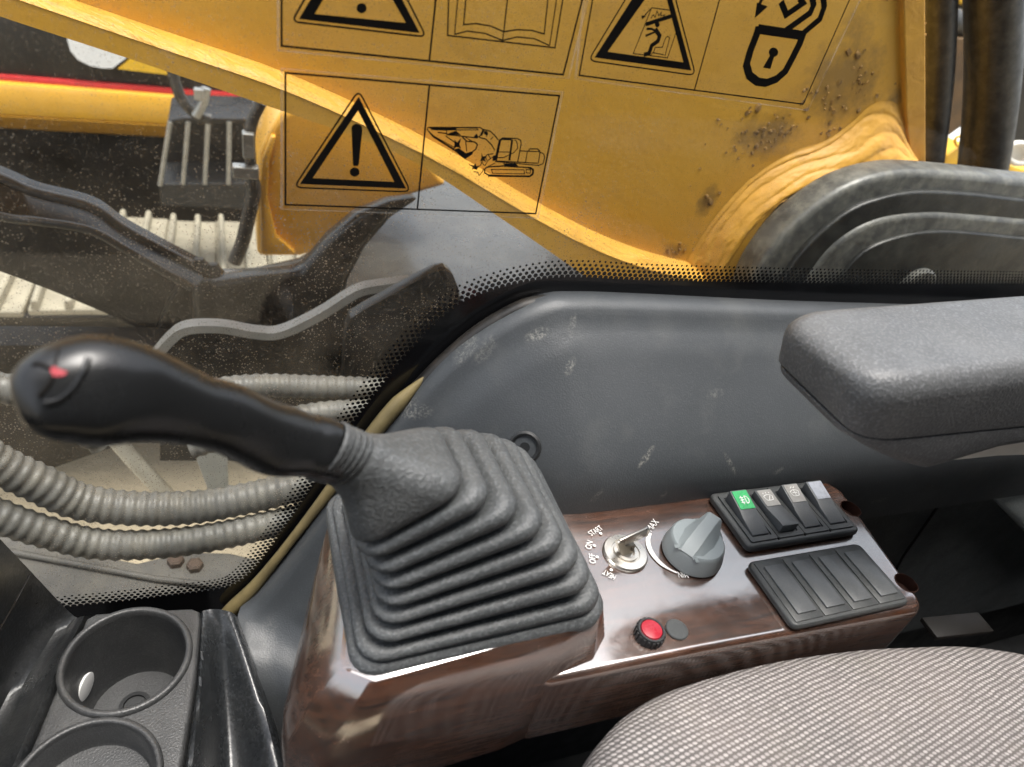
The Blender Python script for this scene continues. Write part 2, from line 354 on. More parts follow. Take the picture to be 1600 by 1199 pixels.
# ---------------------------------------------------------------- mesh helpers
def link(name, me, mat, parent=None, smooth=None, kind=None):
    if smooth is not None:
        for p in me.polygons: p.use_smooth = True
        me.set_sharp_from_angle(angle=R(smooth))
    me.name = name
    if mat is not None:
        me.materials.clear(); me.materials.append(MT[mat] if isinstance(mat, str) else mat)
    o = bpy.data.objects.new(name, me); COL.objects.link(o)
    if parent is not None: o.parent = parent
    if kind: o['kind'] = kind
    return o
def thing(name, label, cat, group=None):
    o = bpy.data.objects.new(name, None); COL.objects.link(o); o.empty_display_size = 0.02
    return tag(o, label, cat, group)
def tag(o, label, cat, group=None):
    o['label'] = label; o['category'] = cat
    if group: o['group'] = group
    return o
def from_bm(bm):
    bmesh.ops.recalc_face_normals(bm, faces=bm.faces)
    me = bpy.data.meshes.new('m'); bm.to_mesh(me); bm.free(); return me
def pydata(vs, fs):
    me = bpy.data.meshes.new('m'); me.from_pydata([tuple(v) for v in vs], [], fs); me.update(); return me
def catmull(pts, n=6, closed=False):
    P = [Vector(p) for p in pts]; out = []
    N = len(P)
    for i in range(N if closed else N - 1):
        if closed: a, b, c, d = P[i - 1], P[i], P[(i + 1) % N], P[(i + 2) % N]
        else: a, b, c, d = P[max(i - 1, 0)], P[i], P[i + 1], P[min(i + 2, N - 1)]
        for j in range(n):
            t = j / n
            out.append(0.5 * ((2 * b) + (c - a) * t + (2 * a - 5 * b + 4 * c - d) * t * t + (3 * b - a - 3 * c + d) * t ** 3))
    if not closed: out.append(P[-1])
    return out
def prism(outline, ext, bevel=0.0, seg=2, only=None):
    """outline: list of 3-D points in a plane; ext: extrusion vector"""
    bm = bmesh.new()
    vs = [bm.verts.new(p) for p in outline]
    f = bm.faces.new(vs)
    r = bmesh.ops.extrude_face_region(bm, geom=[f])
    nv = [g for g in r['geom'] if isinstance(g, bmesh.types.BMVert)]
    bmesh.ops.translate(bm, vec=ext, verts=nv)
    bmesh.ops.recalc_face_normals(bm, faces=bm.faces)
    if bevel > 0:
        es = [e for e in bm.edges if len(e.link_faces) == 2 and e.calc_face_angle(0) > R(35)]
        if only is not None: es = [e for e in es if only((e.verts[0].co + e.verts[1].co) / 2)]
        bmesh.ops.bevel(bm, geom=es, offset=bevel, segments=seg, affect='EDGES', profile=0.5, clamp_overlap=True)
    return from_bm(bm)
def box(c, h, bevel=0.0, seg=2, rot=None, taper=None):
    bm = bmesh.new(); bmesh.ops.create_cube(bm, size=2)
    for v in bm.verts:
        if taper and v.co.z > 0: v.co.x *= taper[0]; v.co.y *= taper[1]
        v.co = Vector((v.co.x * h[0], v.co.y * h[1], v.co.z * h[2]))
    if bevel > 0: bmesh.ops.bevel(bm, geom=list(bm.edges), offset=bevel, segments=seg, affect='EDGES', profile=0.5, clamp_overlap=True)
    m = Matrix.Translation(c) @ (rot.to_4x4() if rot else Matrix.Identity(4))
    bmesh.ops.transform(bm, matrix=m, verts=bm.verts)
    return from_bm(bm)
def loft(rings, cap0=True, cap1=True, closed=True):
    n = len(rings[0]); vs = [p for r in rings for p in r]; fs = []
    for i in range(len(rings) - 1):
        for j in range(n if closed else n - 1):
            k = (j + 1) % n
            fs.append((i * n + j, i * n + k, (i + 1) * n + k, (i + 1) * n + j))
    if closed and cap0: fs.append(tuple(range(n))[::-1])
    if closed and cap1: fs.append(tuple((len(rings) - 1) * n + j for j in range(n)))
    bm = bmesh.new(); me = pydata(vs, fs); bm.from_mesh(me); bpy.data.meshes.remove(me)
    return from_bm(bm)
def frames(path):
    P = [Vector(p) for p in path]; T = []
    for i in range(len(P)):
        T.append((P[min(i + 1, len(P) - 1)] - P[max(i - 1, 0)]).normalized())
    up = Vector((0, 0, 1)) if abs(T[0].z) < 0.9 else Vector((0, 1, 0))
    n = (up - T[0] * up.dot(T[0])).normalized(); F = []
    for t in T:
        n = (n - t * n.dot(t)).normalized(); F.append((n, t.cross(n)))
    return P, F
def tube(path, r, seg=12, cap=True):
    P, F = frames(path); rings = []
    for i, p in enumerate(P):
        rr = r(i / (len(P) - 1)) if callable(r) else r
        rings.append([p + (F[i][0] * math.cos(a) + F[i][1] * math.sin(a)) * rr for a in [2 * PI * j / seg for j in range(seg)]])
    return loft(rings, cap, cap)
def strip(path, w, t, up=Vector((0, 1, 0))):
    """flat bar with width w along 'up' and thickness t"""
    P = [Vector(p) for p in path]; rings = []
    for i, p in enumerate(P):
        T = (P[min(i + 1, len(P) - 1)] - P[max(i - 1, 0)]).normalized(); n = T.cross(up).normalized()
        rings.append([p + up * (a * w / 2) + n * (b * t / 2) for a, b in ((-1, -1), (1, -1), (1, 1), (-1, 1))])
    return loft(rings)
def resample(pts, n):
    P = [Vector(p) for p in pts]; L = [0]
    for a, b in zip(P, P[1:]): L.append(L[-1] + (b - a).length)
    out = []; j = 0
    for i in range(n):
        d = L[-1] * i / (n - 1)
        while j < len(P) - 2 and L[j + 1] < d: j += 1
        out.append(P[j].lerp(P[j + 1], (d - L[j]) / max(1e-9, L[j + 1] - L[j])))
    return out
def lathe(prof, c, axis=Vector((0, 0, 1)), seg=32, xdir=None, cap0=True, cap1=True):
    axis = axis.normalized(); x = (xdir or (Vector((1, 0, 0)) if abs(axis.x) < 0.9 else Vector((0, 1, 0))))
    x = (x - axis * x.dot(axis)).normalized(); y = axis.cross(x)
    rings = [[Vector(c) + (x * math.cos(2 * PI * j / seg) + y * math.sin(2 * PI * j / seg)) * r + axis * h for j in range(seg)] for r, h in prof]
    return loft(rings, cap0, cap1)
def rrect(a, b, r, n=5):
    r = min(r, a, b); out = []
    for cx, cy, a0 in ((a - r, b - r, 0), (-(a - r), b - r, 90), (-(a - r), -(b - r), 180), (a - r, -(b - r), 270)):
        for i in range(n + 1):
            t = R(a0 + 90 * i / n); out.append((cx + r * math.cos(t), cy + r * math.sin(t)))
    return out
def rrect2(a, b, rt, rb, n=5):
    out = []
    for sx, sy, r, a0 in ((1, 1, rt, 0), (-1, 1, rt, 90), (-1, -1, rb, 180), (1, -1, rb, 270)):
        for i in range(n + 1):
            t = R(a0 + 90 * i / n); out.append((sx * (a - r) + r * math.cos(t), sy * (b - r) + r * math.sin(t)))
    return out
def join(mes):
    bm = bmesh.new()
    for me in mes:
        bm.from_mesh(me); bpy.data.meshes.remove(me)
    me = bpy.data.meshes.new('m'); bm.to_mesh(me); bm.free(); return me
def cut(me, cutters):
    o = bpy.data.objects.new('tmp', me); COL.objects.link(o); cs = []
    for cme in cutters:
        c = bpy.data.objects.new('tmpc', cme); COL.objects.link(c); cs.append(c)
        md = o.modifiers.new('b', 'BOOLEAN'); md.operation = 'DIFFERENCE'; md.object = c; md.solver = 'EXACT'
    dg = bpy.context.evaluated_depsgraph_get(); dg.update()
    out = bpy.data.meshes.new_from_object(o.evaluated_get(dg))
    for c in cs: bpy.data.objects.remove(c)
    bpy.data.objects.remove(o)
    return out
def poly_px(pts, y, smooth=0, closed=True):
    P = [atY(a, b, y) for a, b in pts]
    return catmull(P, smooth, closed) if smooth else P

# ================================================================ SETTING
g = link('ground', pydata([(-60, -60, -1.95), (60, -60, -1.95), (60, 60, -1.95), (-60, 60, -1.95)], [(0, 1, 2, 3)]), 'ground'); g['kind'] = 'structure'
fl = link('cab_floor', box((0.3, -0.1, -0.52), (0.95, 0.46, 0.02), 0.004), 'floor'); fl['kind'] = 'structure'

wl0 = link('cab_wall_or_shade', box((0.78, 0.345, -0.30), (0.66, 0.03, 0.24), 0.004), 'floor'); wl0['kind'] = 'structure'
wl1 = link('cab_wall_or_shade', box((-0.10, 0.395, -0.36), (0.22, 0.012, 0.17), 0.004), 'floor'); wl1['kind'] = 'structure'
rf = link('unseen_cab_roof', box((0.60, -0.72, 1.0), (1.15, 0.66, 0.03), 0.01), 'floor'); rf['kind'] = 'structure'  # unseen roof, added and sized to shade the interior
wl2 = link('cab_wall_or_shade', box((0.55, -0.9, 0.2), (1.30, 0.03, 0.72), 0.01), 'floor'); wl2['kind'] = 'structure'  # unseen opaque wall, added to darken the interior and the glass reflections
wl3 = link('cab_wall_or_shade', box((1.28, -0.26, 0.22), (0.03, 0.60, 0.74), 0.01), 'floor'); wl3['kind'] = 'structure'  # unseen rear wall, added to stop light coming in from behind
wl4 = link('cab_wall_or_shade', box((-0.74, -0.25, -0.24), (0.03, 0.62, 0.30), 0.01), 'floor'); wl4['kind'] = 'structure'  # unseen front wall, added to keep bright ground out of the console reflections
# ================================================================ SIDE WINDOW
YW = 0.380
win = thing('side_window', 'dusty side window with black dotted border behind the joystick', 'window')
B_px = [(1700, 443), (1400, 443), (1200, 441), (1000, 437), (920, 433), (860, 434), (805, 443), (762, 455), (723, 471), (690, 497), (650, 537), (602, 594), (551, 662), (502, 736), (465, 794), (421, 857), (388, 897), (350, 918), (256, 931), (180, 940), (100, 948), (20, 960)]
Bw = resample(catmull([atY(a, b, YW) for a, b in B_px], 8), 420)
Ntop = [atY(1700, -260, YW), atY(-160, -260, YW), atY(-160, 1000, YW)]
def nrm2(c, i):
    t = (c[min(i + 1, len(c) - 1)] - c[max(i - 1, 0)]).normalized()
    return Vector((t.z, 0, -t.x))       # turned towards the clear part of the pane
test = nrm2(Bw, 30)
SG = 1 if test.z > 0 else -1
outer = [Bw[i] - nrm2(Bw, i) * SG * 0.042 for i in range(len(Bw))]
gl_out = [Vector((p.x, YW, p.z)) for p in outer[::6]] + [Vector((-0.24, YW, -0.19)), Vector((-0.24, YW, 0.62)), Vector((1.0, YW, 0.62))]
go = link('glass', prism(gl_out, Vector((0, 0.005, 0))), 'glass', win)
go.data.materials.append(MT['clear'])
for p in go.data.polygons: p.material_index = 0 if p.center.y < YW + 0.0005 else 1
n = len(Bw)
vs = [Vector((p.x, YW - 0.0006, p.z)) for p in Bw] + [Vector((p.x, YW - 0.0006, p.z)) for p in outer]
link('frit_band', pydata(vs, [(i, i + 1, n + i + 1, n + i) for i in range(n - 1)]), 'frit', win)
Ld = sum((Bw[i + 1] - Bw[i]).length for i in range(n - 1))
pitch = 0.0043
vs, fs = [], []
nd = int(Ld / pitch); base = resample(Bw, nd * 2 + 1)
for row, rad in enumerate((0.0019, 0.00168, 0.00142, 0.00115, 0.0009)):
    off = 0.0006 + row * 0.0030
    for i in range(nd):
        j = 2 * i + (row % 2)
        p = base[j] + nrm2(base, j) * SG * off
        s0 = len(vs)
        for a in range(8):
            vs.append(Vector((p.x + rad * math.cos(a * PI / 4 + 0.39), YW - 0.0007, p.z + rad * math.sin(a * PI / 4 + 0.39))))
        fs.append(tuple(range(s0, s0 + 8)))
link('frit_dots', pydata(vs, fs), 'frit', win, kind='stuff')
# rubber gasket and the bare tan seal along the slanting edge
gp = catmull([atY(a, b, 0.374) for a, b in [(860, 472), (815, 482), (756, 515), (704, 557), (658, 603), (612, 655)]], 6)
link('gasket', tube(gp, 0.006, 10), 'rubber', win, 60)
tp = catmull([atY(a, b, 0.372) for a, b in [(668, 586), (614, 640), (554, 716), (492, 797), (440, 864), (399, 915), (366, 948), (352, 962)]], 6)
link('seal', tube(tp, lambda t: (0.0048 + 0.0012 * math.sin(t * 9)) * min(1, 0.15 + t * 7), 10), 'tan', win, 60)

# ================================================================ SIDE TRIM PANEL
def trim_panel():
    out_px = [(1720, 486, .372), (1500, 481, .372), (1240, 474, .372), (1000, 463, .372), (900, 460, .372), (850, 464, .372), (790, 489, .372), (725, 531, .372), (668, 584, .372), (617, 648, .372), (565, 716, .371), (500, 803, .369), (440, 884, .366), (395, 940, .361), (370, 966, .353), (385, 1020, .325), (408, 1085, .30), (440, 1190, .27), (470, 1290, .245)]
    O = resample(catmull([atY(a, b, y) for a, b, y in out_px], 10), 170)
    nO = len(O)
    base = []
    b0 = [Vector((0.80, 0.285, -0.06)), Vector((0.50, 0.285, -0.06)), Vector((0.36, 0.285, -0.06)), Vector((0.27, 0.286, -0.07)), Vector((0.22, .288, -.09)), Vector((0.17, .29, -.12)), Vector((0.13, .29, -.18)), Vector((0.11, .28, -.24)), Vector((0.10, .25, -.30))]
    Bs = resample(catmull(b0, 8), nO)
    ts = [0, .012, .03, .05, .075, .10, .13, .17, .21, .26, .30, .34, .37, .40, .43, .46, .49, .52, .56, .60, .66, .72, .78, .84, .9, 1.0]
    prof = [(0, 0), (0.0025, 0.010), (0.010, 0.0155), (0.016, 0.020), (0.022, 0.0285), (0.035, 0.040), (0.060, 0.063), (0.075, 0.076), (0.088, 0.0855), (0.100, 0.0905), (0.115, 0.0925), (0.13, 0.0925), (0.25, 0.086), (0.6, 0.08)]
    def pf(d):
        for (a, ya), (b, yb) in zip(prof, prof[1:]):
            if d <= b:
                t = (d - a) / (b - a); return ya + (yb - ya) * t
        return prof[-1][1]
    poly2 = [(p.x, p.z) for p in O]
    def dist(x, z):
        best = 9
        for (ax, az), (bx, bz) in zip(poly2, poly2[1:]):
            ex, ez = bx - ax, bz - az; q = ex * ex + ez * ez
            t = max(0, min(1, ((x - ax) * ex + (z - az) * ez) / q)) if q > 0 else 0
            best = min(best, (x - ax - t * ex) ** 2 + (z - az - t * ez) ** 2)
        return math.sqrt(best)
    vs = []; fs = []
    for i in range(nO):
        for t in ts:
            p = O[i].lerp(Bs[i], t)
            d = dist(p.x, p.z) if t > 0 else 0
            y0 = O[i].y * (1 - t) + 0.372 * t if O[i].y > .36 else O[i].y
            vs.append(Vector((p.x, max(0.2, y0 - pf(d) * (1 if O[i].y > .36 else max(0.15, (O[i].y - .2) / .16))), p.z)))
    m = len(ts)
    for i in range(nO - 1):
        for j in range(m - 1):
            fs.append((i * m + j, (i + 1) * m + j, (i + 1) * m + j + 1, i * m + j + 1))
    # return lip towards the glass so the edge has thickness
    k0 = len(vs)
    for i in range(nO): vs.append(O[i] + Vector((0.002, 0.008, -0.002)))
    for i in range(nO - 1): fs.append((i * m, k0 + i, k0 + i + 1, (i + 1) * m))
    return pydata(vs, fs)
def sc(px, py, lx, lz, ang, st, y=0.30):
    p = atY(px, py, y); return (p.x, p.z, lx, lz, ang, st)
scuffs = [sc(885, 597, .010, .0035, .45, .9), sc(922, 620, .007, .003, .9, .8), sc(772, 640, .016, .004, 1.0, .5), sc(800, 632, .014, .005, 1.0, .4), sc(935, 565, .008, .003, 1.2, .45, .31),
          sc(1000, 700, .010, .0028, .7, .9), sc(1125, 705, .012, .0022, -.9, .8), sc(1195, 712, .006, .003, .4, .6), sc(1245, 735, .009, .004, 1.2, .8), sc(1180, 755, .010, .005, -.3, .8), sc(1350, 758, .012, .004, .1, .5), sc(915, 745, .008, .003, 1.0, .6), sc(1140, 640, .010, .003, .1, .3),
          sc(735, 555, .040, .0042, .62, .8, .335), sc(815, 490, .014, .007, .55, .9, .355), sc(660, 690, .016, .006, .45, .8, .33), sc(625, 650, .022, .007, .9, .5, .36), sc(420, 980, .012, .006, .9, .2, .34), sc(1015, 745, .006, .003, .9, .4), sc(740, 595, .02, .012, .8, .25, .32)]
pan = link('side_trim_panel', trim_panel(), panel_mat(scuffs), None, 50)
pan2 = thing('side_trim', 'scuffed dark grey moulded trim panel below the side window', 'trim panel')
pan.parent = pan2; pan.name = 'panel'
bpy.context.view_layer.update()
ok_, c, nn_, _ = pan.ray_cast(C0, ray(820, 699).normalized())
ax = nn_ if nn_.y < 0 else -nn_
link('screw_cap', lathe([(0.0115, -0.004), (0.0115, 0.0006), (0.0100, 0.0016), (0.0085, 0.0012), (0.0075, -0.002), (0.004, -0.002), (0.0035, 0.0002), (0.0005, 0.0002)], c, ax, 28), 'dark', pan2, 35)

# ================================================================ WOOD CONSOLE
con = thing('control_console', 'glossy dark walnut control console beside the seat', 'console')
def arc2(cx, cy, r, a0, a1, n=8): return [(cx + r * math.cos(R(a0 + (a1 - a0) * i / n)), cy + r * math.sin(R(a0 + (a1 - a0) * i / n))) for i in range(n + 1)]
topo = [(0.10, 0.186), (0.150, 0.1664), (0.25, 0.1650), (0.38, 0.1610)] + arc2(0.423, 0.1735, 0.014, -95, 5, 8) + [(0.442, 0.20), (0.449, 0.235)] + arc2(0.431, 0.265, 0.024, 10, 85, 8) + [(0.40, 0.2935), (0.10, 0.294)]
me = prism([Vector((x, y, -0.062)) for x, y in topo], Vector((0, 0, 0.062)), 0.0055, 4, lambda c: c.z > -0.03)
h1 = atZ(1329, 795, 0); h2 = atZ(1416, 911, 0)
cuts = [lathe([(0.0082, -0.012), (0.0082, 0.01)], h1, seg=28), lathe([(0.0082, -0.012), (0.0082, 0.01)], h2, seg=28)]
link('cover', cut(me, cuts), 'wood', con, 30)
for h in (h1, h2):
    link('screw_hole', lathe([(0.0084, 0.0002), (0.0078, 0.0005), (0.0076, -0.0085), (0.0040, -0.0105), (0.0005, -0.0105)], h, seg=28, cap0=False), 'holebrown', con, 35)
# raised plinth under the gaiter: loft of chamfered outlines
def plinth():
    top = [(0.0405, 0.192, .0200), (0.0405, 0.186, .0200), (0.054, 0.1765, .0205), (0.160, 0.1805, .0300), (0.176, 0.1825, .0315), (0.1825, 0.192, .0320), (0.1770, 0.270, .0250), (0.060, 0.290, .0200)]
    edge = [(x, y, z - 0.0012) for x, y, z in [(0.0385, 0.192, .0200), (0.0388, 0.1855, .0200), (0.0535, 0.1748, .0205), (0.160, 0.1788, .0300), (0.177, 0.1810, .0315), (0.1842, 0.1915, .0320), (0.1785, 0.271, .0250), (0.058, 0.2905, .0200)]]
    mid = [(0.0225, 0.197, -.002), (0.0235, 0.1815, -.002), (0.044, 0.1688, -.002), (0.150, 0.1712, .010), (0.1785, 0.1742, .0015), (0.1920, 0.1865, .0015), (0.1880, 0.275, .0015), (0.045, 0.2915, .003)]
    bot = [(0.0128, 0.198, -.03), (0.0135, 0.180, -.03), (0.030, 0.1645, -.03), (0.14, 0.1652, -.012), (0.1790, 0.1735, -.004), (0.1926, 0.1862, -.004), (0.1885, 0.275, -.004), (0.040, 0.2920, -.03)]
    low = [(0.0112, 0.200, -.070), (0.0120, 0.180, -.070), (0.030, 0.1632, -.070), (0.13, 0.1645, -.0632), (0.1790, 0.1725, -.0615), (0.1926, 0.1862, -.0615), (0.1885, 0.275, -.0615), (0.040, 0.2920, -.070)]
    rings = []
    for rg in (low, bot, mid, edge, top):
        P = [Vector(p) for p in rg]; o = []
        for i in range(8):
            for t in (0, .25, .5, .75): o.append(P[i].lerp(P[(i + 1) % 8], t))
        rings.append(o)
    return loft(rings)
bm = bmesh.new(); pm = plinth(); bm.from_mesh(pm)
bmesh.ops.bevel(bm, geom=[e for e in bm.edges if len(e.link_faces) == 2 and e.calc_face_angle(0) > R(18)], offset=0.0009, segments=2, affect='EDGES', clamp_overlap=True)
link('plinth', from_bm(bm), 'wood', con, 40)

# lettering on the cover -------------------------------------------------
def text_mesh(body, h):
    cu = bpy.data.curves.new('t', 'FONT'); cu.body = body; cu.size = h; cu.align_x = 'LEFT'
    o = bpy.data.objects.new('t', cu); COL.objects.link(o)
    dg = bpy.context.evaluated_depsgraph_get(); dg.update()
    me = bpy.data.meshes.new_from_object(o.evaluated_get(dg)); bpy.data.objects.remove(o); return me
def letter(body, p0, p1, h, z=0.0009, mat='white', parent=con, name='lettering', bold=0.0):
    a, b = atZ(*p0, z), atZ(*p1, z)
    me = text_mesh(body, 1.0)
    xs = [v.co.x for v in me.vertices]; w = max(xs) - min(xs); x0 = min(xs)
    ys = [v.co.y for v in me.vertices]; hh = max(ys)
    d = (b - a); L = d.length; d.normalize(); u = Vector((-d.y, d.x, 0))
    for v in me.vertices:
        v.co = a + d * ((v.co.x - x0) / w * L) + u * (v.co.y / hh * h)
    return link(name, me, mat, parent)
letter('START', (924.5, 838), (943, 827), 0.0042)
letter('ON', (923.5, 859), (926.5, 847), 0.0042)
letter('OFF', (931, 881), (929.5, 866), 0.0042)
letter('HEAT', (963, 900), (945, 889.5), 0.0044)
letter('MAX', (1018, 831), (1030, 816), 0.0048)
letter('MIN', (1073.5, 894.5), (1058, 893.5), 0.0046)
for p in ((938.5, 834), (928.5, 853), (933, 871), (955, 891)):
    link('index_dot', lathe([(0.0011, 0.0), (0.0011, 0.0003)], atZ(*p, 0.0006), seg=12), 'white', con)
# tapering white scale round the knob
KC = atZ(1079, 866, 0)
oa = [(1014, 832), (1009, 842), (1011, 856), (1019, 870), (1032, 883), (1046, 891), (1057, 896)]
ia = [(1018.5, 834), (1016, 843), (1018, 855), (1025, 868), (1036, 880), (1047, 888.5), (1058, 894)]
o3 = catmull([atZ(a, b, 0.0009) for a, b in oa], 5); i3 = catmull([atZ(a, b, 0.0009) for a, b in ia], 5)
link('throttle_scale', pydata(o3 + i3, [(i, i + 1, len(o3) + i + 1, len(o3) + i) for i in range(len(o3) - 1)]), 'white', con)
# throttle knob ----------------------------------------------------------
KR = 0.0205
kn = link('throttle_knob', lathe([(KR * 1.0, 0.0008), (KR * 1.03, 0.002), (KR * 1.02, 0.005), (KR * 0.93, 0.0135), (KR * 0.90, 0.0152), (KR * 0.86, 0.016), (0.004, 0.0168), (0.0005, 0.0168)], KC, seg=48), 'knob', con, 30)
kd = (atZ(1098, 818, 0.016) - atZ(1052, 872, 0.016)); kd.z = 0; kd.normalize(); ks = Vector((-kd.y, kd.x, 0))
rings = []
for s_, hw_b, hw_t, ht in ((-0.0185, 0.0060, 0.0048, 0.0158), (-0.012, 0.0095, 0.0052, 0.0195), (0.0, 0.0115, 0.0048, 0.0235), (0.010, 0.0105, 0.0046, 0.0255), (0.0165, 0.0085, 0.0046, 0.0260), (0.0195, 0.0070, 0.0046, 0.0250)):
    q = []
    for a, z in ((-1.35, 0.0140), (-1.0, 0.0160), (-0.62, None), (-0.45, ht), (0.45, ht), (0.62, None), (1.0, 0.0160), (1.35, 0.0140)):
        if z is None: z = ht - 0.0015
        w = hw_b * (abs(a) / 1.0) if abs(a) >= 1 else hw_t * (abs(a) / 0.5)
        q.append(KC + kd * s_ + ks * math.copysign(w, a) + Vector((0, 0, z)))
    rings.append(q)
link('grip_fin', loft(rings), 'knob', kn, 35)
# ignition switch --------------------------------------------------------
IC = atZ(976, 866, 0)
ig = link('ignition_switch', lathe([(0.0152, 0.0), (0.0155, 0.0014), (0.0146, 0.0026), (0.0098, 0.0030), (0.0095, 0.0022), (0.0085, 0.0022), (0.0083, 0.0036), (0.0060, 0.0038), (0.0058, 0.0016), (0.0005, 0.0016)], IC, seg=40), 'metal', con, 30)
# indicator lights
RC = atZ(1013, 994, 0)
rb = link('warning_lamp', lathe([(0.0086, 0.0), (0.0086, 0.006), (0.0082, 0.0068), (0.0070, 0.0068), (0.0068, 0.006), (0.0005, 0.006)], RC, seg=32), 'dark', con, 30)
link('lamp_lens', lathe([(0.0067, 0.0062), (0.0063, 0.0072), (0.004, 0.0077), (0.0005, 0.0078)], RC, seg=28), 'red', rb, 40)
for i in range(20):
    a = 2 * PI * i / 20
    link('knurl', box(RC + Vector((0.0087 * math.cos(a), 0.0087 * math.sin(a), 0.003)), (0.0005, 0.0007, 0.0027), 0, rot=Matrix.Rotation(a, 3, 'Z')), 'dark', rb)
link('blank_plug', lathe([(0.0072, 0.0004), (0.0072, 0.0011), (0.0066, 0.0016), (0.0005, 0.0017)], atZ(1057, 985, 0), seg=32), 'housing', con, 30)

# switch banks -----------------------------------------------------------
def bank(name, x0, x1, y0, y1, h):
    sk = 0.0
    ol = [Vector((x + (x0 + x1) / 2, y + (y0 + y1) / 2, 0.0005)) for x, y in rrect((x1 - x0) / 2, (y1 - y0) / 2, 0.005, 4)]
    return link(name, prism(ol, Vector((0, 0, h)), 0.0022, 3), 'housing', con, 30)
X0, X1, Y0, Y1 = 0.3235, 0.4290, 0.2255, 0.2790
H1 = 0.0062
b1 = bank('switch_bank', X0, X1, Y0, Y1, H1)
pw = (X1 - X0 - 0.008) / 4
def stroke_ribbon(pts, w):
    vs = []; fs = []
    for i in range(len(pts)):
        a = pts[max(i - 1, 0)]; b = pts[min(i + 1, len(pts) - 1)]
        t = (b - a).normalized(); s = Vector((-t.y, t.x, 0))
        vs += [pts[i] + s * w / 2, pts[i] - s * w / 2]
    for i in range(len(pts) - 1): fs.append((2 * i, 2 * i + 1, 2 * i + 3, 2 * i + 2))
    return pydata(vs, fs)
icons = {
 0: [[(-.42, .30), (.05, .30)], [(-.42, 0), (.05, 0)], [(-.42, -.30), (.05, -.30)], [(-.22, .55), (-.15, .2), (-.25, -.1), (-.15, -.55)], [(.22, .5), (.22, -.5)], [(.22, .5), (.5, .38), (.62, 0), (.5, -.38), (.22, -.5)]],
 1: [[(-.55, .25), (-.3, .42), (0, .48), (.3, .42), (.55, .25), (.38, -.3), (0, -.36), (-.38, -.3), (-.55, .25)], [(-.1, -.3), (.25, .3)], [(-.4, .62), (-.35, .8)], [(0, .65), (0, .85)], [(.4, .62), (.35, .8)]],
 2: [[(-.55, .25), (-.3, .42), (0, .48), (.3, .42), (.55, .25), (.38, -.3), (0, -.36), (-.38, -.3), (-.55, .25)], [(-.3, .7), (-.1, .9), (.1, .7), (.3, .9)], [(-.3, .1), (.3, .1)], [(0, .4), (0, -.3)]],
 3: []}
for i in range(4):
    cx = X0 + 0.004 + pw * (i + 0.5)
    # recessed bay walls: a thin raised frame round each rocker
    fr_o = rrect(pw / 2 - 0.0004, (Y1 - Y0) / 2 - 0.004, 0.001, 1); fr_i = rrect(pw / 2 - 0.0034, (Y1 - Y0) / 2 - 0.0075, 0.001, 1)
    cy = (Y0 + Y1) / 2; zt = H1 + 0.0005
    def rg(q, z): return [Vector((cx + x, cy + y, z)) for x, y in q]
    bm_ = loft([rg(fr_o, zt - 0.001), rg(fr_o, zt + 0.0012), rg(fr_i, zt + 0.0012), rg(fr_i, zt - 0.001)], False, False)
    link('switch_frame', bm_, 'housing', b1, 20)
    # rocker: wedge, high end at the lens (switch 2 is pressed the other way)
    w = pw / 2 - 0.0046; ya, yb = cy - (Y1 - Y0) / 2 + 0.009, cy + (Y1 - Y0) / 2 - 0.0085
    prof = [(ya, 0.0016), (ya + 0.014, 0.0040), (yb - 0.017, 0.0060), (yb, 0.0098)] if i != 1 else [(ya, 0.0072), (ya + 0.004, 0.0074), (yb - 0.017, 0.0056), (yb, 0.0070)]
    ol = [Vector((cx - w, ya, zt - 0.002)), Vector((cx - w, yb, zt - 0.002))] + [Vector((cx - w, y, zt + z)) for y, z in prof[::-1]]
    link('rocker_switch', prism(ol, Vector((2 * w, 0, 0)), 0.0008, 2), 'rocker', b1, 30)
    (y2, z2), (y3, z3) = prof[2], prof[3]
    nrm = Vector((0, -(z3 - z2), y3 - y2)).normalized()
    def on(u, v, e): return Vector((cx + u * w, y2 + (y3 - y2) * v, zt + z2 + (z3 - z2) * v)) + nrm * e
    ln = prism([on(-.86, .06, 0), on(.86, .06, 0), on(.86, .93, 0), on(-.86, .93, 0)], nrm * 0.0005)
    link('lens', ln, ('green', 'lens_grey', 'lens_grey', 'lens_blue')[i], b1)
    if icons[i]:
        sc_ = 0.0058
        parts = []
        cen = on(0, .48, 0.0007)
        ey = Vector((0, y3 - y2, z3 - z2)).normalized(); exx = Vector((1, 0, 0))
        for st in icons[i]:
            parts.append(stroke_ribbon([cen + exx * (a * sc_ * 1.25) + ey * (b * sc_ * 1.1) for a, b in st], 0.0008 if i == 0 else 0.0006))
        link('switch_icon', join(parts), 'white' if i == 0 else 'white_faint', b1)
for i in range(1, 4):
    x = X0 + 0.004 + pw * i
    link('divider', box((x, (Y0 + Y1) / 2, H1 + 0.0006), (0.0003, (Y1 - Y0) / 2 - 0.003, 0.0009)), 'black', b1)
X0, X1, Y0, Y1 = 0.3155, 0.4185, 0.1640, 0.2165
H2 = 0.0052
b2 = bank('blank_switch_bank', X0, X1, Y0, Y1, H2)
pw = (X1 - X0 - 0.006) / 4
for i in range(4):
    cx = X0 + 0.003 + pw * (i + 0.5); cy = (Y0 + Y1) / 2
    link('blank_cover', box((cx, cy, H2 + 0.0003), (pw / 2 - 0.0005, (Y1 - Y0) / 2 - 0.0030, 0.0010), 0.0005, 2), 'housing', b2, 30)
    link('blank_pad', box((cx + 0.0008, cy, H2 + 0.0016), (pw / 2 - 0.0042, (Y1 - Y0) / 2 - 0.0075, 0.0010), 0.0004, 2), 'rocker', b2, 30)

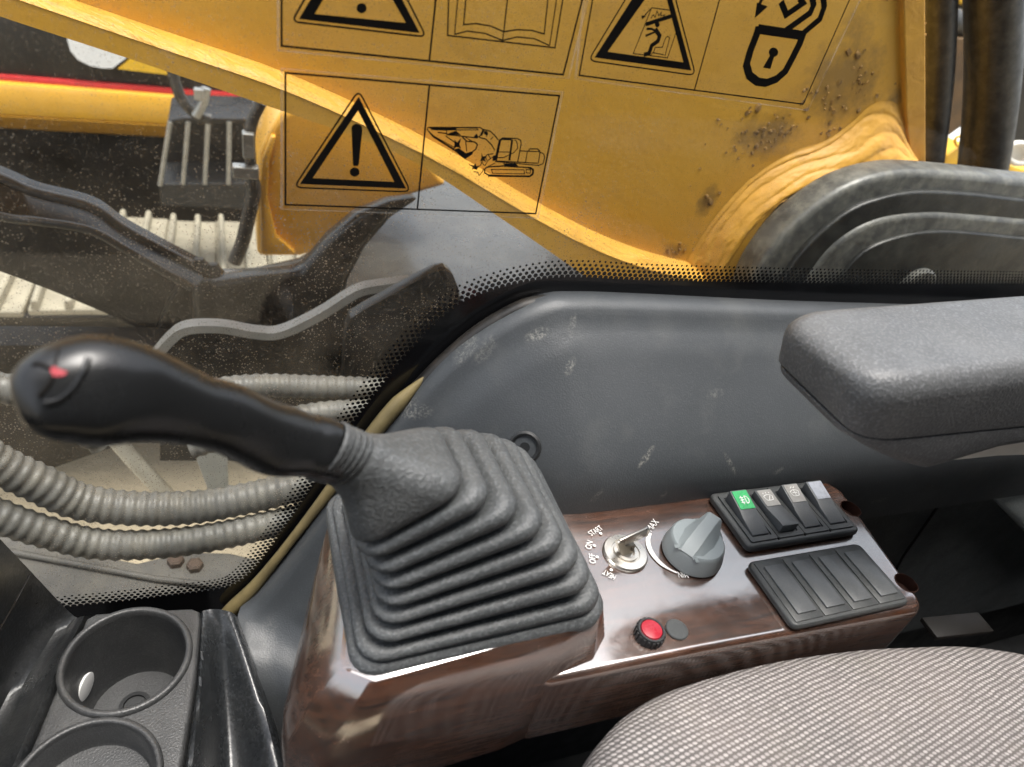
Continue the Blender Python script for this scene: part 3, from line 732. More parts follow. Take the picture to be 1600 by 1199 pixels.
# ignition key: its own thing ---------------------------------------------
ky = thing('ignition_key', 'bare metal key standing in the ignition lock', 'key')
k0 = IC + Vector((0, 0, 0.002)); k1 = atZ(966, 848, 0.016); k2 = atZ(1010, 829, 0.020)
kdir = (k2 - k1); kdir.z = 0; kdir.normalize(); ksd = Vector((-kdir.y, kdir.x, 0))
def kq(c, a, z, t): return c + kdir * a + Vector((0, 0, z)) + ksd * t
st_ = [kq(k0, -0.0045, 0, 0), kq(k0, 0.0045, 0, 0), kq(k0, 0.0050, 0.007, 0), kq(k1, 0.006, -0.004, 0), kq(k1, 0.004, 0.001, 0), kq(k1, -0.002, 0.001, 0)]
link('key_blade', loft([[p - ksd * 0.0018 for p in st_], [p + ksd * 0.0018 for p in st_]]), 'brass', ky, 30)
bo = [kq(k1, -0.002, 0.0005, 0), kq(k1, 0.004, -0.0045, 0), kq(k2, -0.003, -0.0065, 0), kq(k2, 0.0005, -0.005, 0), kq(k2, 0.0010, 0.0010, 0), kq(k2, -0.001, 0.0024, 0), kq(k1, 0.001, 0.0022, 0)]
link('key_bow', prism([p - ksd * 0.0012 for p in bo], ksd * 0.0024, 0.0005, 2), 'metal', ky, 30)
link('key_rim', tube([kq(k1, 0.000, 0.0026, -0.0006), kq(k2, -0.001, 0.0030, -0.0006), kq(k2, 0.0014, 0.0012, -0.0006), kq(k2, 0.0010, -0.0050, -0.0006)], 0.0011, 8), 'metal', ky, 50)

# ================================================================ JOYSTICK
joy = thing('joystick', 'black joystick with ribbed rubber gaiter leaning over the console', 'joystick')
BASEC, HOODC, NECKC = Vector((0.1130, 0.2395, 0.0295)), Vector((0.0690, 0.2290, 0.1015)), Vector((0.0300, 0.2200, 0.1335))
def frame_ring(c, th, a, b, r, n=6, lean=0.0):
    ex = Vector((math.cos(th), 0, math.sin(th))); ey = Vector((0, math.cos(lean), math.sin(lean)))
    return [c + ex * x + ey * y for x, y in rrect(a, b, r, n)]
def gaiter():
    rings = []
    NR = 7
    A0, B0, A1, B1 = 0.0660, 0.0585, 0.0275, 0.0285
    def st(t):
        c = BASEC.lerp(HOODC, t) + Vector((0.010 * math.sin(PI * t), 0, 0.004 * math.sin(PI * t)))
        th = R(4) + (R(34) - R(4)) * t ** 1.1
        a = A0 + (A1 - A0) * t ** 0.92; b = B0 + (B1 - B0) * t ** 0.95
        return c, th, a, b, 0.0125 + 0.002 * (1 - t), R(-1) * t * 8
    c, th, a, b, r, ln = st(0)
    rings.append(frame_ring(c + Vector((0, 0, -0.0085)), R(5), a + 0.004, b + 0.0028, r))
    rings.append(frame_ring(c + Vector((0, 0, -0.0015)), th, a + 0.004, b + 0.0028, r))
    rings.append(frame_ring(c + Vector((0, 0, 0.0010)), th, a + 0.0022, b - 0.0006, r))
    for k in range(NR):
        t0, t1 = k / NR, (k + 1) / NR
        _, _, a, b, r, ln = st(t0); a2, b2_ = st(t1)[2], st(t1)[3]
        for tt, ins in ((0.00, 0.0055), (0.06, 0.0022), (0.18, 0.0004), (0.36, -0.0003), (0.54, -0.0002), (0.70, 0.0009), (0.80, 0.0024), (0.82, 0.0044), (0.78, 0.0066), (0.72, a - a2 + 0.0046)):
            c, th, _, _, _, _ = st(t0 + (t1 - t0) * tt)
            kb = 1.0 if ins < 0.007 else (b - b2_ + 0.0040) / ins
            rings.append(frame_ring(c, th, a - ins, b - ins * kb, r, lean=ln))
    return loft(rings, True, False)
link('gaiter', gaiter(), 'gaiter', joy, 60)
def hood():
    rings = []
    HP = catmull([HOODC - (atY(598, 742, .2245) - HOODC) * 0.12, HOODC, atY(598, 742, .2245), atY(555, 721, .2205), atY(507, 704, .2160)], 10)
    HP = resample(HP, 60)
    prof = [(0.0, 0.0265, 0.0272, 0.013), (0.05, 0.0285, 0.0292, 0.014), (0.10, 0.0288, 0.0295, 0.014), (0.15, 0.0277, 0.0285, 0.0138), (0.28, 0.0240, 0.0250, 0.0135), (0.42, 0.0200, 0.0210, 0.0138), (0.54, 0.0172, 0.0178, 0.0142), (0.64, 0.0158, 0.0160, 0.0148), (0.70, 0.0152, 0.0153, 0.015)]
    def at(t): return HP[min(59, max(0, int(round(t * 59))))]
    def th(t): return R(34) + R(24) * t
    for t, a, b, r in prof: rings.append(frame_ring(at(t), th(t), a, b, r, lean=R(-8 - 8 * t)))
    for g_ in range(4):
        for dt, rr in ((0.0, 0.0144), (0.012, 0.0144), (0.022, 0.0151), (0.045, 0.0152), (0.055, 0.0150)):
            t = 0.715 + g_ * 0.058 + dt
            p = HP[0].lerp(HP[0], 0); x = t * 59; i = int(x); p = HP[i].lerp(HP[min(59, i + 1)], x - i)
            rings.append(frame_ring(p, th(t), rr, rr, rr, lean=R(-16)))
    for t, rr in ((0.955, 0.0156), (0.985, 0.0157), (1.0, 0.0150), (0.95, 0.0136)):
        x = min(58.99, t * 59); i = int(x); p = HP[i].lerp(HP[min(59, i + 1)], x - i)
        rings.append(frame_ring(p, th(t), rr, rr, rr, lean=R(-16)))
    return loft(rings, False, True)
link('boot_neck', hood(), 'gaiter', joy, 60)
# grip: sections along a bent axis; (px,py) of the axis, distance out, half height, half width
sec = [(520, 707, 0.216, 0.0122, 0.0122), (497, 700, 0.215, 0.0132, 0.0132), (470, 696.3, 0.214, 0.0135, 0.0135), (430, 688.7, 0.2115, 0.0149, 0.0141), (395, 673.5, 0.2095, 0.0138, 0.0139), (350, 652.3, 0.2065, 0.013, 0.0139), (300, 637.9, 0.2035, 0.0125, 0.0138), (250, 622.2, 0.2005, 0.0138, 0.0145), (200, 611.0, 0.1975, 0.0157, 0.0155), (150, 609.3, 0.1945, 0.0171, 0.0161), (105, 616, 0.192, 0.0159, 0.0156), (73, 624, 0.19, 0.0140, 0.0142), (50, 630, 0.189, 0.0114, 0.012), (35, 634, 0.1885, 0.0084, 0.009), (27, 636, 0.1882, 0.0046, 0.0052), (24, 637, 0.188, 0.001, 0.001)]
axis = [atY(a, b, y) for a, b, y, _, _ in sec]
AXS = catmull(axis, 4); HH = catmull([Vector((s[3], s[4], 0)) for s in sec], 4)
vd = Vector(ray(250, 630)).normalized()
rings = []
for i, p in enumerate(AXS):
    T = (AXS[min(i + 1, len(AXS) - 1)] - AXS[max(i - 1, 0)]).normalized()
    side = (vd - T * vd.dot(T)).normalized(); u = T.cross(side).normalized()
    if u.z < 0: u = -u
    u0 = i / (len(AXS) - 1)
    ring = []
    for j in range(32):
        a = 2 * PI * j / 32; ca, sa = math.cos(a), math.sin(a)
        n_ = 2.6; x = math.copysign(abs(ca) ** (2 / n_), ca); y = math.copysign(abs(sa) ** (2 / n_), sa)
        q = p + u * (x * HH[i].x) + side * (y * HH[i].y)
        if x < 0: q += u * (0.0012 * math.sin(u0 * 9) * -x)
        ring.append(q)
    rings.append(ring)
gr = link('grip', loft(rings), 'grip', joy, 60)
link('collar', lathe([(0.0120, -0.004), (0.0120, 0.006), (0.0112, 0.006)], AXS[2], (AXS[0] - AXS[3]), 28), 'dark', joy, 30)
# end cap: three-lobed button parted by seams with a red wedge
ec = atY(92, 585, 0.172); en = (C0 - ec).normalized()
def capp(px, py, y, e=0.0): return atY(px, py, y) + en * e
def surf_patch(pts, mat, name, thick=0.0012, parent=gr):
    """small piece laid on the grip surface: project its outline on the grip along the sight line"""
    dg = bpy.context.evaluated_depsgraph_get()
    out = []
    for a, b in pts:
        d = ray(a, b).normalized(); ok, loc, nn, _ = gr.ray_cast(C0, d)
        out.append((loc, nn))
    bm = bmesh.new()
    v = [bm.verts.new(l + nn * thick) for l, nn in out]
    v2 = [bm.verts.new(l - nn * 0.001) for l, nn in out]
    bm.faces.new(v)
    k = len(v)
    for i in range(k): bm.faces.new((v[i], v[(i + 1) % k], v2[(i + 1) % k], v2[i]))
    return link(name, from_bm(bm), mat, parent)
bpy.context.view_layer.update()
surf_patch([(77, 574), (86, 574), (106, 582), (100, 588), (84, 589), (80, 582)], 'red', 'button_wedge', 0.0004)
def surf_tube(pts, r, mat, name):
    out = []
    for a, b, _ in catmull([Vector((p[0], p[1], 0)) for p in pts], 5):
        ok, loc, nn, _i = gr.ray_cast(C0, ray(a, b).normalized())
        if ok: out.append(loc)
    return link(name, tube(out, r, 8), mat, gr, 60)
surf_tube([(52, 570), (64, 570), (80, 577)], 0.0007, 'black', 'button_seam')
surf_tube([(82, 588), (76, 602), (60, 620)], 0.0008, 'black', 'button_seam')
surf_tube([(86, 574), (88, 560), (92, 545)], 0.0004, 'black', 'button_seam')
surf_tube([(70, 630), (92, 625), (114, 607), (130, 583), (138, 560)], 0.0010, 'grip', 'button_rim')

# ================================================================ ARMREST
arm = thing('armrest', 'grey grained vinyl armrest reaching in above the console', 'armrest')
def armrest_part(zt, zb, yf, yb, x0, mat, name, cr=0.012, crb=0.002, drop=0.012, endr=0.03, slope=0.0, slant=0.0):
    rings = []
    xs = [0.0, 0.0008, 0.0025, 0.005, 0.009, 0.014, 0.020, 0.028, 0.040, 0.07, 0.12, 0.25, 0.45]
    for d in xs:
        k = min(1, d / endr); sh = math.sqrt(max(0, 1 - (1 - k) ** 2)); kk = min(1, d / 0.010); sk = math.sqrt(max(0, 1 - (1 - kk) ** 2))
        ym, hw = (yf + yb) / 2, (yb - yf) / 2 - 0.013 * (1 - sh) - 0.004 * (1 - sk)
        top = zt(d) - drop * (1 - sh) - 0.004 * (1 - sk); bot = zb(d) + 0.003 * (1 - sk)
        hz = max(0.002, (top - bot) / 2); zm = (top + bot) / 2
        o = []
        for x, y in rrect2(hw, hz, min(hz * 0.95, cr), min(hz * 0.95, crb), 6):
            w = max(0.0, y / hz)
            o.append(Vector((x0 + d + slant * max(0.0, (zt(0.1) - (zm + y)) / 0.04) * max(0.0, 1 - d / 0.10), ym + x, zm + y + w * slope * x)))
        rings.append(o)
    return link(name, loft(rings), mat, arm, 60)
armrest_part(lambda d: 0.1880 + 0.065 * d, lambda d: 0.1540, 0.176, 0.254, 0.270, 'armpad', 'pad', 0.0125, 0.0005, 0.009, 0.034, -0.06, 0.013)
armrest_part(lambda d: 0.1528, lambda d: 0.1510 - 0.030 * min(1, d / 0.06) + 0.022 * max(0, min(1, (d - 0.08) / 0.07)), 0.1763, 0.2537, 0.2850, 'armpad', 'under_shell', 0.0008, 0.012, 0.0, 0.034, 0.0, 0.016)
link('bracket', prism([atY(a, b, 0.205) for a, b in [(1462, 721), (1500, 700), (1545, 690), (1700, 676), (1700, 708), (1560, 713), (1500, 719)]], Vector((0, 0.02, 0)), 0.001), 'cream', arm)

# ================================================================ SEAT
seat = thing('operator_seat', 'operator seat cushion in light grey and black woven fabric', 'seat')
def cushion():
    out_px = [(640, 1480), (800, 1330), (880, 1255), (921, 1190), (945, 1140), (985, 1092), (1050, 1053), (1130, 1028), (1220, 1008), (1320, 994), (1420, 986), (1510, 985), (1570, 991), (1640, 1010), (1800, 1085), (2000, 1230)]
    O = resample(catmull([atZ(a, b, 0.0) for a, b in out_px], 8), 120)
    cen = Vector((0.33, -0.10, 0.0))
    vs, fs = [], []
    prof = [(1.00, -0.11), (1.005, -0.06), (1.004, -0.03), (0.997, -0.012), (0.982, -0.002), (0.955, 0.005), (0.92, 0.0085), (0.86, 0.012), (0.76, 0.015), (0.62, 0.017), (0.45, 0.018), (0.25, 0.018), (0.0, 0.018)]
    for p in O:
        for s, z in prof:
            q = cen + (Vector((p.x, p.y, 0)) - cen) * s
            vs.append(Vector((q.x, q.y, z - 0.010 + 0.0016 * mnoise.noise(Vector((q.x * 22, q.y * 22, 0.3))))))
    m = len(prof)
    for i in range(len(O) - 1):
        for j in range(m - 1): fs.append((i * m + j, (i + 1) * m + j, (i + 1) * m + j + 1, i * m + j + 1))
    return pydata(vs, fs)
link('cushion', cushion(), 'weave', seat, 60)
link('seat_base', box((0.40, -0.05, -0.30), (0.20, 0.14, 0.19), 0.02), 'dark', seat, 40)

# ================================================================ CUP HOLDER TRAY
cup = thing('cup_holder_tray', 'black plastic tray with two round cup holders under the window', 'cup holder')
ZT = -0.140
ol_px = [(135, 966), (150, 958), (230, 953), (300, 950), (312, 955), (314, 968), (306, 1060), (292, 1150), (278, 1240), (262, 1330), (-20, 1330), (36, 1199), (88, 1075)]
ol = [atZ(a, b, ZT) for a, b in ol_px]
cc1 = atZ(196, 1038, ZT); cc1 = Vector((-0.0835, 0.3165, ZT)); cr = 0.0380
cc2 = atZ(132, 1232, ZT)
me = prism([p + Vector((0, 0, -0.11)) for p in ol], Vector((0, 0, 0.11)), 0.003, 3, lambda c: c.z > ZT - 0.02)
me = cut(me, [lathe([(cr, -0.09), (cr, 0.02)], cc1, seg=56), lathe([(0.0385, -0.05), (0.0385, 0.02)], cc2, seg=56)])
link('tray', me, 'tray', cup, 30)
link('cup_well', lathe([(0.0385, 0.0), (0.0375, -0.001), (0.0345, -0.066), (0.0325, -0.070), (0.0005, -0.070)], cc1, seg=56, cap0=False), 'tray', cup, 40)
link('cup_well', lathe([(0.0390, 0.0), (0.0380, -0.001), (0.0365, -0.018), (0.0350, -0.020), (0.0005, -0.020)], cc2, seg=56, cap0=False), 'tray', cup, 40)
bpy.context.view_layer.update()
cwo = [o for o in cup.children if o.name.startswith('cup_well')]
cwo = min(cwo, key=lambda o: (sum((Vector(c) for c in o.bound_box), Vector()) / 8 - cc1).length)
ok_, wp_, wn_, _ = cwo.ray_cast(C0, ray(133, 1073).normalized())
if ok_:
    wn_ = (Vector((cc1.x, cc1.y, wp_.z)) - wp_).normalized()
    link('daylight_patch', lathe([(0.0100, -0.0012), (0.0100, 0.0004), (0.0088, 0.0007), (0.0005, 0.0007)], wp_ + wn_ * 0.0008, wn_, seg=28), 'nwhite', cup, 40)
for c_, r0 in ((cc1, 0.0385), (cc2, 0.0395)):
    link('cup_rim', lathe([(r0 - 0.0012, -0.004), (r0 - 0.0012, 0.0022), (r0, 0.0034), (r0 + 0.0022, 0.0032), (r0 + 0.0034, 0.0014), (r0 + 0.0036, -0.001), (r0 - 0.0012, -0.004)], c_, seg=64, cap0=False, cap1=False), 'tray', cup, 60)
sw = link('well_screw', lathe([(0.011, 0.0), (0.011, 0.003), (0.008, 0.0035), (0.0078, 0.0015), (0.0055, 0.0015), (0.005, 0.003), (0.0005, 0.003)], cc1 + Vector((-0.003, 0.004, -0.0699)), seg=28), 'dark', cup, 30)
# the white disc on the cup wall stands for daylight falling through a side hole
# black pillar trim at the front and glossy channel beside the tray
def sheet(rows, mat, name, parent, smooth=50, sub=6):
    rows = [resample(catmull([Vector(p) for p in r], sub), 24) for r in rows]
    cols = [resample(catmull([rows[i][j] for i in range(len(rows))], sub), 6 * len(rows)) for j in range(24)]
    m = len(cols[0]); vs = [p for c in cols for p in c]
    fs = [(i * m + j, (i + 1) * m + j, (i + 1) * m + j + 1, i * m + j + 1) for i in range(23) for j in range(m - 1)]
    me = pydata(vs, fs)
    return link(name, me, mat, parent, smooth)
pil = thing('front_pillar_trim', 'black plastic pillar trim left of the cup holders', 'trim')
sheet([[atZ(142, 962, ZT - .012), atZ(95, 1070, ZT - .012), atZ(40, 1199, ZT - .012), atZ(0, 1300, ZT - .012)],
       [atZ(128, 963, ZT - .002), atZ(76, 1072, ZT - .002), atZ(20, 1199, ZT - .002), atZ(-22, 1300, ZT - .002)],
       [atY(112, 960, .374), atY(40, 1045, .335), atY(-30, 1170, .285), atY(-70, 1260, .25)],
       [atY(50, 895, .374), atY(-20, 985, .33), atY(-90, 1110, .275), atY(-150, 1210, .24)],
       [atY(0, 842, .374), atY(-60, 925, .32), atY(-130, 1050, .265), atY(-200, 1150, .23)],
       [atY(-110, 722, .374), atY(-170, 800, .32), atY(-240, 920, .265), atY(-300, 1020, .23)]], 'pillar', 'trim_shell', pil)
link('seam', tube([atY(48, 897, .368), atY(25, 940, .350), atY(-5, 992, .325), atY(-40, 1050, .295)], 0.0007, 6), 'black', pil)
chn = thing('footwell_channel', 'glossy black channel trim between cup holders and console', 'trim')
sheet([[atZ(312, 957, ZT - .02), atZ(300, 1075, ZT - .02), atZ(284, 1180, ZT - .02), atZ(262, 1300, ZT - .02)],
       [atZ(316, 955, ZT + .001), atZ(311, 1075, ZT - .001), atZ(298, 1180, ZT - .001), atZ(276, 1300, ZT - .001)],
       [atZ(324, 953, ZT + .002), atZ(322, 1075, ZT - .010), atZ(312, 1180, ZT - .012), atZ(292, 1300, ZT - .012)],
       [atZ(340, 952, ZT + .002), atZ(350, 1060, ZT - .030), atZ(355, 1180, ZT - .05), atZ(350, 1300, ZT - .055)],
       [atZ(362, 957, ZT - .001), atZ(392, 1050, ZT - .020), atZ(428, 1165, ZT - .035), atZ(462, 1300, ZT - .045)],
       [atZ(372, 966, ZT - .012), atZ(405, 1058, ZT - .040), atZ(442, 1170, ZT - .06), atZ(478, 1300, ZT - .07)]], 'gloss', 'channel_shell', chn)
# dark inner wall behind and right of the console
wl = thing('rear_side_trim', 'dark grey rear side trim with slanted seam behind the console', 'trim panel')
link('trim_shell', prism([Vector((0.462, 0.300, -0.35)), Vector((0.462, 0.300, 0.20)), Vector((0.462, 0.292, 0.22)), Vector((1.1, 0.292, 0.22)), Vector((1.1, 0.30, -0.35))][0:1] + [Vector((1.2, 0.300, -0.35)), Vector((1.2, 0.300, 0.10)), Vector((0.462, 0.300, 0.10))], Vector((0, 0.02, 0))), 'rear', wl)
link('seam', tube([atY(1528, 700, .297), atY(1470, 785, .297), atY(1412, 868, .297), atY(1395, 900, .297)], 0.0014, 6), 'black', wl)
link('corner_cap', prism([atY(a, b, .285) for a, b in [(1556, 782), (1572, 768), (1640, 720), (1680, 860), (1640, 870)]], Vector((0, 0.02, 0)), 0.004, 3), 'rearcap', wl, 40)
rl = thing('seat_bracket', 'black metal bracket between console end and seat cushion', 'bracket')
link('bracket_plate', box(atZ(1495, 978, -0.012), (0.026, 0.008, 0.002), 0.001, 2, Matrix.Rotation(R(-6), 3, 'Z')), 'black', rl, 40)

# ================================================================ OUTSIDE: BOOM
boom = thing('boom', 'yellow excavator boom outside the window above black bracket', 'boom')
YB = 0.75
Wp = [(-320, -175), (-60, -58), (100, 0), (270, 58), (430, 112), (560, 168), (700, 238), (840, 320), (930, 366), (1010, 396), (1100, 418), (1240, 450), (1500, 520)]
Lp = [(-320, -80), (-60, 4), (0, 26), (220, 98), (430, 170), (560, 216), (656, 258), (785, 343), (880, 408), (950, 458), (1050, 530), (1200, 560), (1500, 600)]
Wc = resample(catmull([atY(a, b, YB) for a, b in Wp], 6), 90)
side = Wc + [atY(1445, 420, YB), atY(1446, 260, YB), atY(1445, 90, YB), atY(1445, -230, YB), Vector((0.55, YB, 0.62)), Vector((0.20, YB, 0.66)), Vector((-0.5, YB, 0.70))]
side = [p for p in Wc if p.x < atY(1440, 470, YB).x] + side[len(Wc):]
link('side_plate', prism(side, Vector((0, 0.34, 0))), 'boom', boom, 30)
Lc = resample(catmull([atY(a, b, 0.722) for a, b in Lp], 6), 90)
W2 = resample(catmull([atY(a, b + 24, 0.722) for a, b in Wp], 6), 90)
vs = []; m = 4; fs = []
for i in range(90):
    vs += [W2[i], Lc[i], Lc[i] + Vector((0, 0.40, 0)), W2[i] + Vector((0, 0.05, 0))]
for i in range(89):
    for j in range(4): fs.append((i * 4 + j, i * 4 + (j + 1) % 4, (i + 1) * 4 + (j + 1) % 4, (i + 1) * 4 + j))
link('bottom_flange', pydata(vs, fs), 'boom', boom, 30)
# weld fillet between side plate and flange: rippled
rings = []
WA = resample(Wc, 400); WB = resample(W2, 400)
for i in range(400):
    o = []
    for j in range(7):
        t = j / 6
        p = (WA[i] + Vector((0, -0.0005, 0.003))).lerp(WB[i] + Vector((0, -0.0006, 0)), t)
        bul = 0.0035 * math.sin(PI * t)
        nn = mnoise.noise(Vector((i * 0.16, t * 5, 0))) * 0.0022 + mnoise.noise(Vector((i * 0.05, t * 9, 4))) * 0.0026
        o.append(p + Vector((0, -0.7, 0.7)) * (bul + nn * math.sin(PI * t) ** 0.5))
    rings.append(o)
link('weld_bead', loft(rings, closed=False), 'weld', boom, 70)
# foot casting: nested raised bands around the pin
def band(outer_px, yf, thick, mat, name, parent, bev=0.004, sm=5):
    O = catmull([atY(a, b, yf) for a, b in outer_px], sm)
    low = [atY(outer_px[-1][0], 560, yf), atY(outer_px[0][0], 560, yf)]
    return link(name, prism(O + low, Vector((0, thick, 0)), bev, 3), mat, parent, 40)
co = resample(catmull([atY(a, b, 0.749) for a, b in [(1050, 450), (1078, 398), (1120, 335), (1172, 280), (1232, 240), (1292, 218), (1330, 192), (1362, 164), (1392, 158), (1412, 176), (1424, 215), (1436, 250)]], 8), 150)
ci = resample(catmull([atY(a, b, 0.713) for a, b in [(1126, 450), (1146, 400), (1186, 347), (1238, 308), (1296, 282), (1340, 272), (1375, 266), (1400, 263), (1420, 262), (1432, 262), (1438, 262), (1440, 263)]], 8), 150)
vs = []; NT_ = 44
for i in range(150):
    for j in range(NT_):
        t = j / (NT_ - 1); p = co[i].lerp(ci[i], t)
        wob = mnoise.noise(Vector((i * 0.035, t * 1.5, 2.0)))
        rip = abs(math.sin(PI * (4.2 * t + 0.8 * wob))) ** 0.7
        y = 0.749 - 0.034 * (t * t * (3 - 2 * t)) - 0.0028 * rip * min(1, 6 * t) * (1 - 0.3 * t) - 0.0012 * mnoise.noise(Vector((i * 0.13, t * 9, 7))) * min(1, 5 * t) - 0.0008 * mnoise.noise(Vector((i * 0.4, t * 25, 1))) * min(1, 5 * t)
        vs.append(Vector((p.x, y, p.z)))
fs = [(i * NT_ + j, (i + 1) * NT_ + j, (i + 1) * NT_ + j + 1, i * NT_ + j + 1) for i in range(149) for j in range(NT_ - 1)]
link('foot_casting', pydata(vs, fs), 'casting', boom, 80)
band([(1128, 440), (1146, 400), (1186, 347), (1238, 308), (1296, 282), (1350, 270), (1400, 262), (1440, 262)], 0.715, 0.016, 'casting', 'foot_ring', boom, 0.003)
link('edge_strip', prism([atY(a, b, 0.742) for a, b in [(1406, -225), (1446, -225), (1447, 262), (1424, 262), (1416, 180)]], Vector((0, 0.02, 0)), 0.002), 'casting', boom)
# dried mud clumps
bm = bmesh.new()
for (px, py, n_, sp, rr) in ((1195, 215, 20, 30, 2.8), (1225, 200, 18, 28, 2.8), (1290, 155, 24, 30, 3), (1345, 130, 20, 34, 2.8), (1335, 80, 7, 14, 3.5), (1165, 175, 3, 12, 4), (1182, 170, 2, 4, 5), (1130, 195, 3, 10, 2.0), (1105, 315, 9, 14, 3.6), (1055, 395, 8, 16, 2.8), (1420, 60, 8, 60, 2), (1425, 230, 12, 20, 3), (1160, 235, 9, 28, 2), (1080, 250, 4, 60, 1.2), (1300, 200, 8, 20, 3)):
    for _ in range(n_):
        p = atY(random.gauss(px, sp * 0.5), random.gauss(py, sp * 0.5), YB - 0.0005)
        s_ = rr * random.uniform(0.35, 1.25) * 0.0010
        mm = Matrix.Translation(p) @ Matrix.Rotation(random.uniform(0, 6), 4, 'Y') @ Matrix.Diagonal((s_ * random.uniform(.8, 1.6), s_ * 0.25, s_ * random.uniform(.7, 1.2), 1))
        bmesh.ops.create_icosphere(bm, subdivisions=1, radius=1, matrix=mm)
for v in bm.verts: v.co += Vector((random.uniform(-1, 1), random.uniform(-1, 1), random.uniform(-1, 1))) * 0.0006
link('mud', from_bm(bm), 'mud', boom, kind='stuff')

# ---------------------------------------------------------------- black boom bracket
brk = thing('boom_bracket', 'worn black pivot bracket with stepped curved rim at boom foot', 'bracket')
band([(1150, 470), (1166, 415), (1205, 352), (1262, 302), (1330, 272), (1385, 263), (1420, 268)], 0.700, 0.02, 'bracket', 'back_plate', brk, 0.003)
band([(1170, 470), (1186, 424), (1232, 362), (1292, 312), (1345, 284), (1400, 270), (1450, 268), (1530, 274), (1620, 284), (1800, 300)], 0.655, 0.05, 'bracket_edge', 'outer_rim', brk, 0.010)
band([(1208, 480), (1226, 436), (1268, 380), (1326, 332), (1380, 310), (1440, 300), (1520, 303), (1620, 314), (1800, 330)], 0.646, 0.03, 'bracket', 'middle_plate', brk, 0.004)
band([(1246, 480), (1262, 440), (1306, 384), (1370, 346), (1450, 334), (1530, 338), (1620, 346), (1800, 360)], 0.640, 0.02, 'bracket_edge', 'inner_rim', brk, 0.008)
band([(1290, 490), (1312, 440), (1352, 394), (1410, 370), (1470, 362), (1540, 366), (1620, 374), (1800, 386)], 0.634, 0.02, 'bracket', 'face_plate', brk, 0.003)
pc = atY(1425, 452, 0.634)
link('pin_boss', lathe([(0.035, -0.004), (0.035, 0.006), (0.032, 0.009), (0.022, 0.009), (0.02, 0.006), (0.0005, 0.006)], pc, Vector((0, -1, 0)), 36), 'bracket_edge', brk, 40)

# ---------------------------------------------------------------- hydraulic hoses on the right
def hose(pts, r, label, name='hydraulic_hose', grp='black hydraulic hoses right of the boom', y=0.9):
    t = thing(name, label, 'hose', grp)
    link('hose_body', tube(catmull([atY(a, b, yy) for a, b, yy in pts], 6), r, 18), 'hose', t, 60)
    return t
hose([(1468, -120, .86), (1467, 0, .86), (1465, 100, .86), (1458, 190, .86), (1446, 290, .86), (1430, 380, .86)], 0.024, 'black hydraulic hose right beside the boom edge')
hose([(1552, -120, .84), (1554, 0, .84), (1552, 100, .84), (1545, 190, .84), (1531, 290, .84), (1512, 380, .84)], 0.039, 'thick black hydraulic hose, rightmost of the pair beyond the boom')
hose([(1478, 180, .85), (1470, 225, .85), (1461, 280, .85), (1452, 330, .85)], 0.005, 'thin black line hanging along the narrower hydraulic hose')
# machinery behind the hoses
mach = thing('machinery_cover', 'dark machinery cover behind the two hydraulic hoses', 'machinery')
link('cover_plate', box(Vector((2.3, 2.1, -0.3)), (1.2, 0.06, 0.7), 0.02), 'nblack', mach)
link('cross_pipe', tube([atY(1440, 20, 1.9), atY(1490, 35, 1.9), atY(1530, 45, 1.9)], 0.04, 14), 'hose', mach, 60)
link('rusty_plate', prism([atY(a, b, 1.85) for a, b in [(1480, 60), (1540, 60), (1540, 230), (1480, 230)]], Vector((0, 0.03, 0)), 0.004), simple('rusty_brown', (0.10, 0.055, 0.02), 0.6, var=0.5, nscale=8), mach)
yb1 = thing('lifting_lug', 'bright yellow lug with ring eye seen between the hoses', 'lug')
link('lug_body', prism([atY(a, b, 1.05) for a, b in [(1466, 276), (1480, 244), (1492, 236), (1508, 226), (1522, 232), (1530, 290), (1466, 300)]], Vector((0, 0.05, 0)), 0.004, 2), 'ybits', yb1, 40)
link('lug_eye', tube([atY(1500 + 8 * math.cos(a), 221 + 8 * math.sin(a), 1.05) for a in [i * 2 * PI / 20 for i in range(21)]], 0.003, 8), 'ybits', yb1, 60)
wt = thing('white_pipe', 'short white pipe lying diagonally between the two hoses', 'pipe')
link('pipe_body', tube([atY(1466, 240, 1.15), atY(1540, 186, 1.2)], 0.020, 18), 'nwhite', wt, 50)
link('pipe_collar', tube([atY(1474, 235, 1.148), atY(1482, 229, 1.15)], 0.023, 18), 'silver', wt, 50)
yb2 = thing('yellow_flange', 'bright yellow casting edge at the far right behind hoses', 'casting')
link('casting', prism([atY(a, b, 1.10) for a, b in [(1545, 300), (1562, 252), (1590, 262), (1640, 275), (1640, 310)]], Vector((0, 0.06, 0)), 0.005, 2), 'ybits', yb2, 40)
yb3 = thing('yellow_beam', 'yellow beam end at top right between the hoses', 'beam')
link('beam', prism([atY(a, b, 2.0) for a, b in [(1480, -40), (1600, -40), (1600, 40), (1500, 6)]], Vector((0, 0.1, 0)), 0.005), 'ybits', yb3)
cp = thing('hose_end_cap', 'cream round hose end cap at the right picture edge', 'cap')
link('cap_ring', tube([atY(1592 + 19 * math.cos(a), 240 + 16 * math.sin(a), 1.02) for a in [i * 2 * PI / 24 for i in range(25)]], 0.006, 10), 'cream', cp, 60)
link('cap_disc', prism([atY(1592 + 17 * math.cos(a), 240 + 14 * math.sin(a), 1.03) for a in [i * 2 * PI / 24 for i in range(24)]], Vector((0, 0.03, 0))), 'cream', cp)

